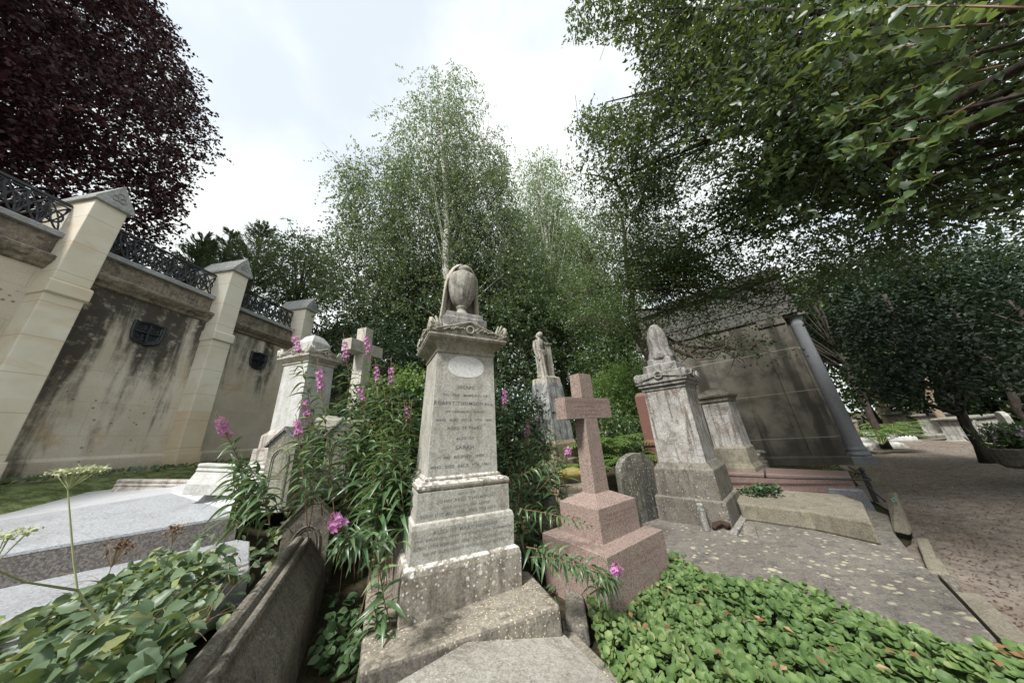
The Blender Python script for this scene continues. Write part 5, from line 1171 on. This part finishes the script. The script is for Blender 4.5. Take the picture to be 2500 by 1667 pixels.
for k, (lab, px, py, D, el_, n, mt, sc_) in enumerate(RW):
    c = PD(px, py, D); s_ = math.sqrt(D/14)
    tree('woodland_tree', lab, (c[0]+.3, c[1], -.05), (c[0]+.3, c[1], c[2]+1), .10*s_, .04, [(c[0], c[1], c[2], el_[0][3], el_[0][4], el_[0][5])], n, 5, 10, .10*s_, .062*s_, mt, 'barkd', ntr=14, rb=.05, rag=10, twigL=.6*s_, droop=.25, shell=.2, seed=k, group='trees of the wood beyond the path', carve=[(1870, 700), (1985, 720), (2085, 960), (2100, 990), (2300, 1000), (2600, 960), (2600, 1300), (1985, 1300), (1900, 900)], wob=.1)
for k, (px, pyb, pyt, D, r, m, lab) in enumerate([(2182, 1040, 985, 24, .24, 'barkl', 'sunlit buff trunk beyond the fern'), (2140, 1035, 980, 26, .18, 'bark', 'dark slanting trunk left of the sunlit one'), (2205, 1020, 980, 28, .14, 'bark', 'thin forked trunk right of the sunlit one'), (2378, 1030, 1005, 27, .2, 'barkl', 'short buff trunk behind the chest tombs'), (2398, 1020, 995, 30, .2, 'barkl', 'second buff trunk behind the long chest tomb'), (2430, 1025, 985, 26, .16, 'barkd', 'dark leaning trunk behind the right headstone'), (2325, 1052, 1020, 22, .13, 'barkl', 'thin buff trunk in front of the left chest tomb'), (2060, 1040, 990, 30, .15, 'barkd', 'dark trunk just right of the mausoleum column')]):
    b_ = PD(px, pyb, D); t_ = PD(px, pyt, D); b_[2] = -.1; dx = b_-0
    tp_ = np.array([t_[0]+.3*(k % 3-1), t_[1], 7.5])
    tree('woodland_tree', lab+', with a thin crown', b_, tp_, r, r*.4, [(tp_[0], tp_[1], 7.0, 2.6, 2.2, 1.9)], 200, 5, 10, .16, .1, ['ldark', 'lmass'][k % 2], m, ntr=5, rb=.05, rag=0, twigL=.7, seed=20+k, group='trees of the wood beyond the path', wob=.12)
# far wood as one mass
ells = []
for a in np.arange(-44, 82, 4):
    for zz, rz in ((2.2, 2.6), (5.8, 2.6)):
        D = 30+5*math.sin(a*.3)+(0 if a > -10 else -6); ar = math.radians(a)
        if zz > 5 and -40 < a < 20: continue
        ells.append((D*math.sin(ar), D*math.cos(ar), zz+1.2*math.sin(a*.7), 2.6, 2.2, rz))
c, d = crown_points(ells, 5200, .3); n = len(c)*9; pp = np.repeat(c, 9, 0)+rng.normal(size=(n, 3))*.5
o = leaves('far_wood', T_RH, pp, rdir(n), nrm(rdir(n)+np.array([0, 0, .6])), .30, .2, 'lmass'); tag(o, 'far mass of green woodland closing the view', 'woodland', kind='stuff')
c, d = crown_points([(14*math.sin(math.radians(a)), 14*math.cos(math.radians(a)), 1.1, 1.4, 1.3, 1.5) for a in np.arange(-28, 34, 5)], 1500, .2); n = len(c)*9; pp = np.repeat(c, 9, 0)+rng.normal(size=(n, 3))*.3
tag(leaves('undergrowth', T_RH, pp, rdir(n), nrm(rdir(n)+np.array([0, 0, .6])), .12, .075, 'lmass'), 'thick green undergrowth under the trees behind the graves', 'undergrowth', kind='stuff')

# ferns
def fern(label, base, size, n=16, mat='lfern'):
    root = thing('fern', label, 'fern', base, group='ferns'); Pn = []; A = []; N_ = []; Lg = []; mb = MB()
    for i in range(n):
        an = 2*math.pi*i/n+rng.random()*.4; up_ = .6+.5*rng.random(); h = np.array([math.cos(an), math.sin(an), 0])
        pts = [h*size*t*.9+np.array([0, 0, size*(up_*t*1.3-t*t*up_*.95)]) for t in np.linspace(0, 1, 14)]; mb.tube(pts, .004*size, 3)
        for j in range(2, 14):
            for s in (-1, 1):
                d = nrm(pts[j]-pts[j-1]); sd_ = nrm(np.cross(d, [0, 0, 1]))*s; Pn.append(pts[j]); A.append(nrm(sd_+d*.5)); N_.append(np.array([0, 0, 1.])); Lg.append(size*.26*math.sin(math.pi*(j-.5)/14))
    V_, F_ = inst(T_LA3, np.array(Pn), np.array(A), np.array(N_), np.array(Lg), np.array(Lg)*.28)
    tri_mesh('fronds', V_, F_, mat, root, None, np.repeat(rng.random(len(Pn)), len(T_LA3[1]))); mb.build('stalks', 'stem', root)
b_ = R9(800, 740, 15); fern('large arching fern among the far ledger tombs', (b_[0], b_[1], max(0, b_[2])), 1.05, 22)
for k, (px, py, D, s) in enumerate([(1450, 1090, 6.4, .8), (1500, 1075, 6.2, .75), (1420, 1130, 5.6, .6), (1530, 1110, 5.8, .6)]):
    b_ = PD(px, py, D); fern(['feathery fern left of the red pillar', 'feathery fern at the foot of the red pillar', 'small fern touching the pink cross shaft', 'small fern above the round headstone'][k], (b_[0], b_[1], b_[2]-.25), s)
b_ = R9(900, 660, 20); fern('small fern behind the white ledger tomb', (b_[0], b_[1], max(0, b_[2])), 1.0)

# ------------------------------------------------------------------ rosebay willowherb plants
def willowherb(label, base, top, flower=True, n=46, L=.13, start=.18, bend=None, W=.021, seed=0):
    base, top = np.array(base, float), np.array(top, float); off = base.copy()
    root = thing('willowherb', label, 'wild flower', off, group='rosebay willowherb plants')
    H = np.linalg.norm(top-base); bd = bend if bend is not None else rng.normal(size=3)*.05*H
    pts = bez(base, top, bd, 16); mb = MB().tube(pts, [.0045*(1-.6*i/16) for i in range(17)], 5); mb.build('stem', 'stemr', root, off=off, smooth=True)
    tops = .74 if flower else 1.0; Pn = []; A = []; Ls = []; ga = rng.random()*6
    for i in range(n):
        f = start+(tops-start)*(i/n); k = f*16; j = int(min(15, k)); p = pts[j]+(pts[j+1]-pts[j])*(k-j); t = nrm(pts[j+1]-pts[j])
        u = nrm(np.cross(t, (.3, .1, 1.))) if abs(t[2]) < .9 else nrm(np.cross(t, (1, 0, 0))); v = np.cross(t, u)
        a = ga+i*2.4; out_ = u*math.cos(a)+v*math.sin(a); Pn.append(p); A.append(nrm(out_+t*(.25+.45*f)+rng.normal(size=3)*.2)); Ls.append(L*(1.05-.55*max(0, f-.6)/.4)*(.75+.4*rng.random())*(.6 if f > .93 else 1))
    Ls = np.array(Ls); A = np.array(A); Nn = nrm(np.array([0, 0, 1.])+.3*rng.normal(size=A.shape)-.0*A)
    V_, F_ = inst(T_LA, np.array(Pn), A, Nn, Ls, W*np.sqrt(Ls/L)); tri_mesh('leaves', V_, F_, 'lherb', root, off, np.repeat(rng.random(len(Ls)), len(T_LA[1])))
    if flower:
        Pn = []; A = []; N_ = []; Q_ = []; QA = []; QL = []; B_ = []; BA = []
        for i in range(60):
            f = .74+.26*i/60; k = f*16; j = int(min(15, k)); p = pts[j]+(pts[j+1]-pts[j])*(k-j); t = nrm(pts[j+1]-pts[j]); u = nrm(np.cross(t, (1, .2, 0))); v = np.cross(t, u)
            a = i*2.4; out_ = u*math.cos(a)+v*math.sin(a)
            if f < .80: Q_.append(p); QA.append(nrm(out_+t*.9)); QL.append(.055)
            elif f < .925:
                c = p+nrm(out_+t*.3+rng.normal(size=3)*.2)*(.018+.016*rng.random()); Q_.append(p); QA.append(nrm(out_+t*.3)); QL.append(.022)
                fn_ = nrm(out_+t*.2); e1_ = nrm(np.cross(fn_, t)); e2_ = np.cross(fn_, e1_)
                for q in range(4):
                    b = q*math.pi/2+.4; dd = nrm(e1_*math.cos(b)+e2_*math.sin(b)+fn_*.25); Pn.append(c); A.append(dd); N_.append(fn_)
            else: B_.append(p); BA.append(nrm(out_+t*(.4 if f < .96 else 1.2)-np.array([0, 0, .4]) if f < .96 else out_+t*1.3))
        leaves('petals', T_RH, np.array(Pn), np.array(A), np.array(N_), .023, .017, 'petal', root, off)
        leaves('seed_pods', T_RH, np.array(Q_), np.array(QA), rdir(len(Q_)), np.array(QL), .004, 'pod', root, off)
        leaves('buds', T_RH, np.array(B_), np.array(BA), rdir(len(B_)), .015, .006, 'pod', root, off)
WH = [  # spike px top (x,y), distance, base px, base distance
 ((525, 1003), 3.0, (640, 1260), 3.3, 'willowherb with a pink spike leaning far left over the grey ledger tomb'),
 ((712, 800), 3.7, (800, 1160), 3.5, 'tall willowherb whose pink spike crosses the white pedestal cornice'),
 ((775, 875), 3.3, (830, 1160), 3.2, 'willowherb with a full pink spike before the white pedestal shaft'),
 ((838, 812), 3.9, (900, 1120), 3.7, 'willowherb spike standing before the left arm of the stone cross'),
 ((886, 800), 3.7, (930, 1130), 3.6, 'willowherb with the largest pink spike before the stone cross head'),
 ((915, 875), 4.0, (950, 1100), 3.9, 'willowherb spike just right of the stone cross'),
 ((955, 872), 3.8, (975, 1130), 3.7, 'willowherb spike nearest the left cornice of the urn monument'),
 ((735, 955), 3.6, (770, 1180), 3.4, 'short pink willowherb spike at the right edge of the white pedestal'),
 ((722, 1010), 3.3, (770, 1200), 3.1, 'small willowherb spike above the pale gothic post'),
 ((875, 930), 3.9, (900, 1140), 3.6, 'small pale willowherb spike in front of the cross shaft'),
 ((990, 975), 3.5, (990, 1160), 3.4, 'tiny pink willowherb spike beside the urn monument shaft'),
 ((1233, 935), 3.8, (1240, 1160), 3.6, 'willowherb spike just right of the urn monument die'),
 ((1292, 1020), 3.9, (1270, 1180), 3.7, 'little willowherb spike before the streaked pedestal'),
 ((1396, 1085), 3.4, (1300, 1210), 3.2, 'bent willowherb with a spike beside the pink cross shaft'),
 ((1512, 1380), 2.3, (1440, 1450), 2.4, 'low willowherb spike in front of the pink cross base'),
 ((808, 1255), 1.9, (930, 1370), 2.0, 'single bright pink spike leaning out over the coped kerb')]
for k, ((tx_, ty_), D, (bx_, by_), D2, lab) in enumerate(WH):
    tp = PD(tx_, ty_, D); b_ = PD(bx_, by_, D2)
    low = k in (0, 13, 14, 15)
    if not low: b_[2] = max(.2, b_[2]-.35)
    st_ = .2 if low or k == 0 else min(.6, max(.2, (.9-b_[2])/(tp[2]-b_[2])))
    willowherb(lab, b_, tp, True, 40 if not low else 34, .19 if not low else .12, st_, W=.028 if not low else .02)
R = np.random.default_rng(3)
lp = []
for i in range(24): lp.append(((R.uniform(835, 1010), R.uniform(930, 1100)), R.uniform(2.9, 3.8), 'left'))
for i in range(8): lp.append(((R.uniform(890, 1000), R.uniform(1040, 1150)), R.uniform(2.7, 3.1), 'left'))
for i in range(5): lp.append(((R.uniform(560, 625), R.uniform(1120, 1190)), R.uniform(2.9, 3.4), 'kerb'))
for i in range(18): lp.append(((R.uniform(1225, 1345), R.uniform(1000, 1190)), R.uniform(3.1, 4.2), 'right'))
for i in range(2): lp.append(((R.uniform(880, 960), R.uniform(1330, 1500)), R.uniform(2.3, 2.6), 'low'))
words = {'left': 'leafy flowerless willowherb stem in the dense clump left of the urn monument', 'kerb': 'leafy flowerless willowherb stem spilling over the coped kerb', 'right': 'leafy flowerless willowherb stem right of the urn monument', 'low': 'low leafy willowherb stem in the dark gap beside the step'}
for (x, y), D, w_ in lp:
    tp = PD(x, y, D)
    if w_ == 'kerb': b_ = np.array([tp[0]+R.uniform(.0, .2), tp[1]+R.uniform(-.1, .2), tp[2]-.38])
    else:
        b_ = np.array([tp[0]+R.uniform(-.15, .25), tp[1]+R.uniform(-.1, .3), max(.15, min(tp[2]-.7, .3))])
        if w_ == 'left': b_[0] = max(b_[0], -1.7)
    st_ = min(.75, max(.1, (.86-b_[2])/(tp[2]-b_[2]))) if w_ == 'left' else .1
    willowherb(words[w_], b_, tp, False, 38 if w_ == 'left' else 30, .25 if w_ == 'left' else .18, st_, W=.034, bend=R.normal(size=3)*.09)
for a, b_, Da, Db, lab in [((1225, 1240), (1448, 1285), 2.9, 2.55, 'willowherb stem arching right over the upper step of the pink cross'), ((1285, 1335), (1520, 1425), 2.35, 2.25, 'willowherb stem sprawling low in front of the pink cross base'), ((1225, 1190), (1372, 1120), 3.0, 3.0, 'willowherb stem arching toward the pink cross shaft'), ((1060, 1340), (960, 1330), 2.2, 1.95, 'leafy willowherb tip beside the plinth of the urn monument'), ((980, 1330), (800, 1345), 2.1, 1.9, 'willowherb stem lying across the dark gap toward the kerb'), ((1290, 1360), (1440, 1400), 2.3, 2.15, 'second sprawling willowherb stem before the pink cross base')]:
    if 'beside the plinth' in lab: continue
    willowherb(lab, PD(*a, Da), PD(*b_, Db), False, 44, .12, .05, bend=np.array([0, 0, .06]))

# ------------------------------------------------------------------ ground plants
# round-leaved ground cover in the grave bed
bed = [P(1430, 1440, .3), P(1480, 1400, .3), P(1560, 1390, .3), P(1600, 1335, .3), P(1650, 1340, .3), P(1740, 1385, .3), P(1850, 1410, .3), P(1970, 1425, .3), P(2120, 1475, .3), P(2290, 1530, .3), P(2520, 1580, .3), P(2760, 1760, .3), P(2300, 2100, .3), P(1650, 1950, .3), P(1560, 1667, .28), P(1470, 1570, .3)]
bp = [(p[0], p[1]) for p in bed]; xs = [p[0] for p in bp]; ys = [p[1] for p in bp]
n = 15000; X = rng.uniform(min(xs), max(xs), n); Y = rng.uniform(min(ys), max(ys), n); ok = inpoly(X, Y, bp); X, Y = X[ok], Y[ok]; n = len(X)
hz = .21+.05*np.sin(X*4+1)*np.cos(Y*5)+.03*np.sin(X*11+Y*9); lay = rng.random(n)**.6
Z = .13+(hz-.08)*lay+.02
nn = nrm(rng.normal(size=(n, 3))*.5+np.array([-.1, -.35, 1])); aa = nrm(np.cross(nn, rdir(n)))
sz = (.024+.030*rng.random(n)**1.5)*(.8+.35*lay)
rv = np.clip(rng.random(n)*.6+.3*lay+.1*np.sin(X*3), 0, 1)
tag(leaves('round_leaf_cover', T_RO, np.stack([X, Y, Z], 1)-aa*sz[:, None]*.5, aa, nn, sz, sz, 'lcover', rnd=rv), 'bright green carpet of small round scalloped leaves filling the grave bed', 'ground cover', kind='stuff')
k = rng.choice(n, 90); tag(leaves('fallen_petals', T_RH, np.stack([X[k], Y[k], Z[k]+.05], 1), rdir(90)*np.array([1, 1, .2]), nrm(rdir(90)*.3+np.array([0, 0, 1])), .05, .03, 'ldead'), 'dry fallen leaves lying on the round-leaved carpet', 'fallen leaves', kind='stuff')
# brambles over the granite plinth, lower left
def mass(name, label, poly, z0, z1, n, tpl, L, W, mat, cat, up=.8, seedr=0):
    xs = [p[0] for p in poly]; ys = [p[1] for p in poly]
    X = rng.uniform(min(xs), max(xs), n*3); Y = rng.uniform(min(ys), max(ys), n*3); ok = inpoly(X, Y, [(p[0], p[1]) for p in poly]); X, Y = X[ok][:n], Y[ok][:n]; n = len(X)
    Z = z0+(z1-z0)*rng.random(n)**.7*(.6+.4*np.sin(X*5)*np.sin(Y*4)); pp = np.stack([X, Y, Z], 1)
    sz = .65+.6*rng.random(n); nn = nrm(rdir(n)*.7+np.array([0, 0, up])); aa = nrm(np.cross(nn, rdir(n))+np.array([.1, -.25, -.2]))
    return tag(leaves(name, tpl, pp, aa, nn, L*sz, W*sz, mat), label, cat, kind='stuff')
bp1 = [P(-150, 1720, .85), P(-100, 1560, .85), P(150, 1450, .85), P(330, 1370, .85), P(480, 1350, .85), P(570, 1390, .85), P(530, 1450, .85), P(370, 1680, .85), P(120, 2000, .85), P(-200, 2000, .85)]
mass('bramble_leaves', 'bramble leaves massed along the lower left edge beside the coped kerb', bp1, .76, .98, 1250, T_OV, .088, .05, 'lbramble', 'brambles')
bp2 = [P(480, 1300, .9), P(620, 1290, .9), P(730, 1200, .9), P(720, 1260, .9), P(640, 1370, .9), P(570, 1420, .9), P(480, 1390, .9)]
mass('bramble_shoots', 'yellow-green bramble shoots between the granite plinth and the gothic post', bp2, .70, .98, 330, T_OV, .08, .045, 'lbramble', 'brambles')
# bramble stems, dry stalks
mb = MB(); Rr = random.Random(8)
for i in range(70):
    yy_ = Rr.uniform(1400, 1640); a = P(Rr.uniform(150, 600-(yy_-1400)*.75), yy_, .8); e = a+np.array([Rr.uniform(-.3, .12), Rr.uniform(-.25, .3), Rr.uniform(.0, .1)]); mb.tube(bez(a, e, (Rr.uniform(-.06, .06), 0, .07), 6), .0015, 4)
tag(mb.build('dry_stems', 'bracken', None), 'tangle of dry straw-coloured stems among the brambles', 'stems', kind='stuff')
# ferny herbs in the dark gap, ivy
gp = [P(750, 1667, .2), P(800, 1500, .2), P(880, 1500, .2), P(890, 1667, .2)]
mass('gap_ivy', 'ivy and weeds in the dark gap between kerb and step', gp, .15, .42, 160, T_OV3, .07, .05, 'livy', 'ivy')
ib = [R8(700, 1130, .5), R8(860, 1160, .5), R8(1040, 1165, .5), R8(1060, 1130, .5), R8(900, 1080, .55), R8(720, 1080, .55)]
mass('ivy_clump', 'clump of dark ivy lying against the pink ledger', ib, .30, .58, 900, T_RH, .05, .045, 'livy', 'ivy')
rb2 = [P(1440, 1440, .3), P(1400, 1500, .3), P(1330, 1400, .3), P(1250, 1330, .25), P(1240, 1240, .25), P(1380, 1260, .25)]
mass('rubble_weeds', 'weeds in the shade between the urn monument step and the pink cross', rb2, .15, .45, 420, T_LA, .10, .022, 'lherb', 'weeds')
wl = [P(880, 1350, .25), P(760, 1300, .25), P(800, 1200, .25), P(960, 1170, .25), P(980, 1300, .25)]
mass('gap_weeds', 'dark weeds filling the base of the willowherb clump', wl, .12, .35, 120, T_LA, .13, .024, 'ldark', 'weeds')
# grass strip below the wall
t_ = NT('lawn_green'); c_l = t_.mix(t_.ramp(t_.noise(8, 8, .7), .4, .6), (.08, .10, .04), (.19, .23, .10)); t_.bump(t_.noise(60, 4), .8, .02); M['lawn'] = t_.done(c_l, 1, .1)
lv = []
for a in np.linspace(-1.6, 9, 50):
    for b in np.linspace(4.8, 7.29, 12): x, y = WN[0]*b+WV[0]*a, WN[1]*b+WV[1]*a; lv.append((x, y, float(ground_z(x, y))+.02))
ii = (np.arange(49)[:, None]*12+np.arange(11)[None]).ravel()
tag(tri_mesh('lawn', np.array(lv), np.stack([ii, ii+1, ii+13, ii+12], 1), 'lawn'), kind='structure')
n = 15000; tt = rng.uniform(-1.5, 9, n); dd = rng.uniform(4.9, 7.28, n); X = WN[0]*dd+WV[0]*tt; Y = WN[1]*dd+WV[1]*tt; Z = ground_z(X, Y)-.01
tag(leaves('grass', T_RH, np.stack([X, Y, Z], 1), nrm(rdir(n)*.8+np.array([0, 0, 1])), rdir(n), .03+.03*rng.random(n), .009, 'lgrass'), 'short rough grass along the foot of the stained wall', 'grass', kind='stuff')
n = 500; tt = rng.uniform(0, 7, n); dd = rng.uniform(6.4, 7.25, n); X = WN[0]*dd+WV[0]*tt; Y = WN[1]*dd+WV[1]*tt; Z = ground_z(X, Y)+.05
tag(leaves('wall_weeds', T_OV3, np.stack([X, Y, Z], 1), nrm(rdir(n)+np.array([0, 0, .8])), nrm(rdir(n)+np.array([0, 0, 1])), .08, .05, 'lbramble'), 'small broad-leaved weeds along the wall foot', 'weeds', kind='stuff')
# grass at path margins, litter
n = 9000; u = rng.uniform(8, 26, n); q = np.where(rng.random(n) < .5, -.5+rng.normal(size=n)*.28, -3.5+rng.normal(size=n)*.3); q -= np.where(u > 12, (u-12)**2*.03, 0)
X = PDIR[0]*u+PQ[0]*q; Y = PDIR[1]*u+PQ[1]*q
tag(leaves('verge_grass', T_RH, np.stack([X, Y, ground_z(X, Y)], 1), nrm(rdir(n)*.6+np.array([0, 0, 1])), rdir(n), .05, .014, 'lgrass'), 'thin grass on the verges of the far path', 'grass', kind='stuff')
n = 22000; u = 2+20*rng.random(n)**1.6; q = rng.uniform(-3.4, -.45, n); X = PDIR[0]*u+PQ[0]*q; Y = PDIR[1]*u+PQ[1]*q
tag(leaves('leaf_litter', T_RH, np.stack([X, Y, ground_z(X, Y)+.035], 1), rdir(n)*np.array([1, 1, .15]), nrm(rdir(n)*.3+np.array([0, 0, 1])), .026, .013, 'litter'), 'brown leaf litter strewn over the gravel path', 'leaf litter', kind='stuff')
# cow parsley
def umbel(label, stempts, head, r, nl, mat='umbel'):
    off = np.array(stempts[0]); root = thing('cow_parsley', label, 'wild flower', off, group='cow parsley plants')
    mb = MB().tube(stempts, [.0045]+[.0028]*(len(stempts)-2)+[.002], 5); Pn = []
    for i in range(nl):
        a = i*2.4; rr = r*math.sqrt((i+.5)/nl); e = head+np.array([rr*math.cos(a), rr*math.sin(a), .05-rr*rr*1.2]); mb.tube([stempts[-1], e], .0012, 3)
        for q in range(26): Pn.append(e+rng.normal(size=3)*np.array([.011, .011, .005]))
    mb.build('stem', 'stem', root, off=off); n = len(Pn); leaves('flower_head', T_RH, np.array(Pn), rdir(n), nrm(rdir(n)*.5+np.array([0, 0, 1])), .010, .009, mat, root, off)
s0 = [PD(240, 1515, 2.15), PD(190, 1440, 2.1), PD(180, 1370, 2.1), PD(174, 1300, 2.1), PD(166, 1195, 2.1)]
umbel('cow parsley with a broad cream head standing before the grey ledger tomb', s0, s0[-1]+np.array([-.01, .02, .02]), .06, 24)
s0 = [PD(190, 1440, 2.1), PD(60, 1420, 1.9), PD(-20, 1385, 1.8)]
umbel('bent side stalk of cow parsley reaching to the left edge', s0, s0[-1]+np.array([0, 0, .03]), .05, 8)
# browned flower heads among brambles
for k, (px, py, D) in enumerate([(283, 1350, 2.2), (428, 1300, 2.6)]):
    c = PD(px, py, D); t = thing('seed_head', ['brown bramble seed cluster standing over the dark granite side', 'smaller brown seed cluster nearer the willowherb'][k], 'seed head', c-np.array([0, 0, .15]), group='brown seed heads')
    mb = MB(); Pn = []
    for i in range(12): e = np.array([rng.normal()*.018, rng.normal()*.018, .15+rng.random()*.04]); mb.tube([(0, 0, 0), (0, 0, .1), e], .0012, 3); Pn += [e+rng.normal(size=3)*.004 for _ in range(6)]
    mb.build('stalks', 'bracken', t); leaves('seeds', T_RH, np.array(Pn), rdir(len(Pn)), rdir(len(Pn)), .014, .01, 'ldead', t)
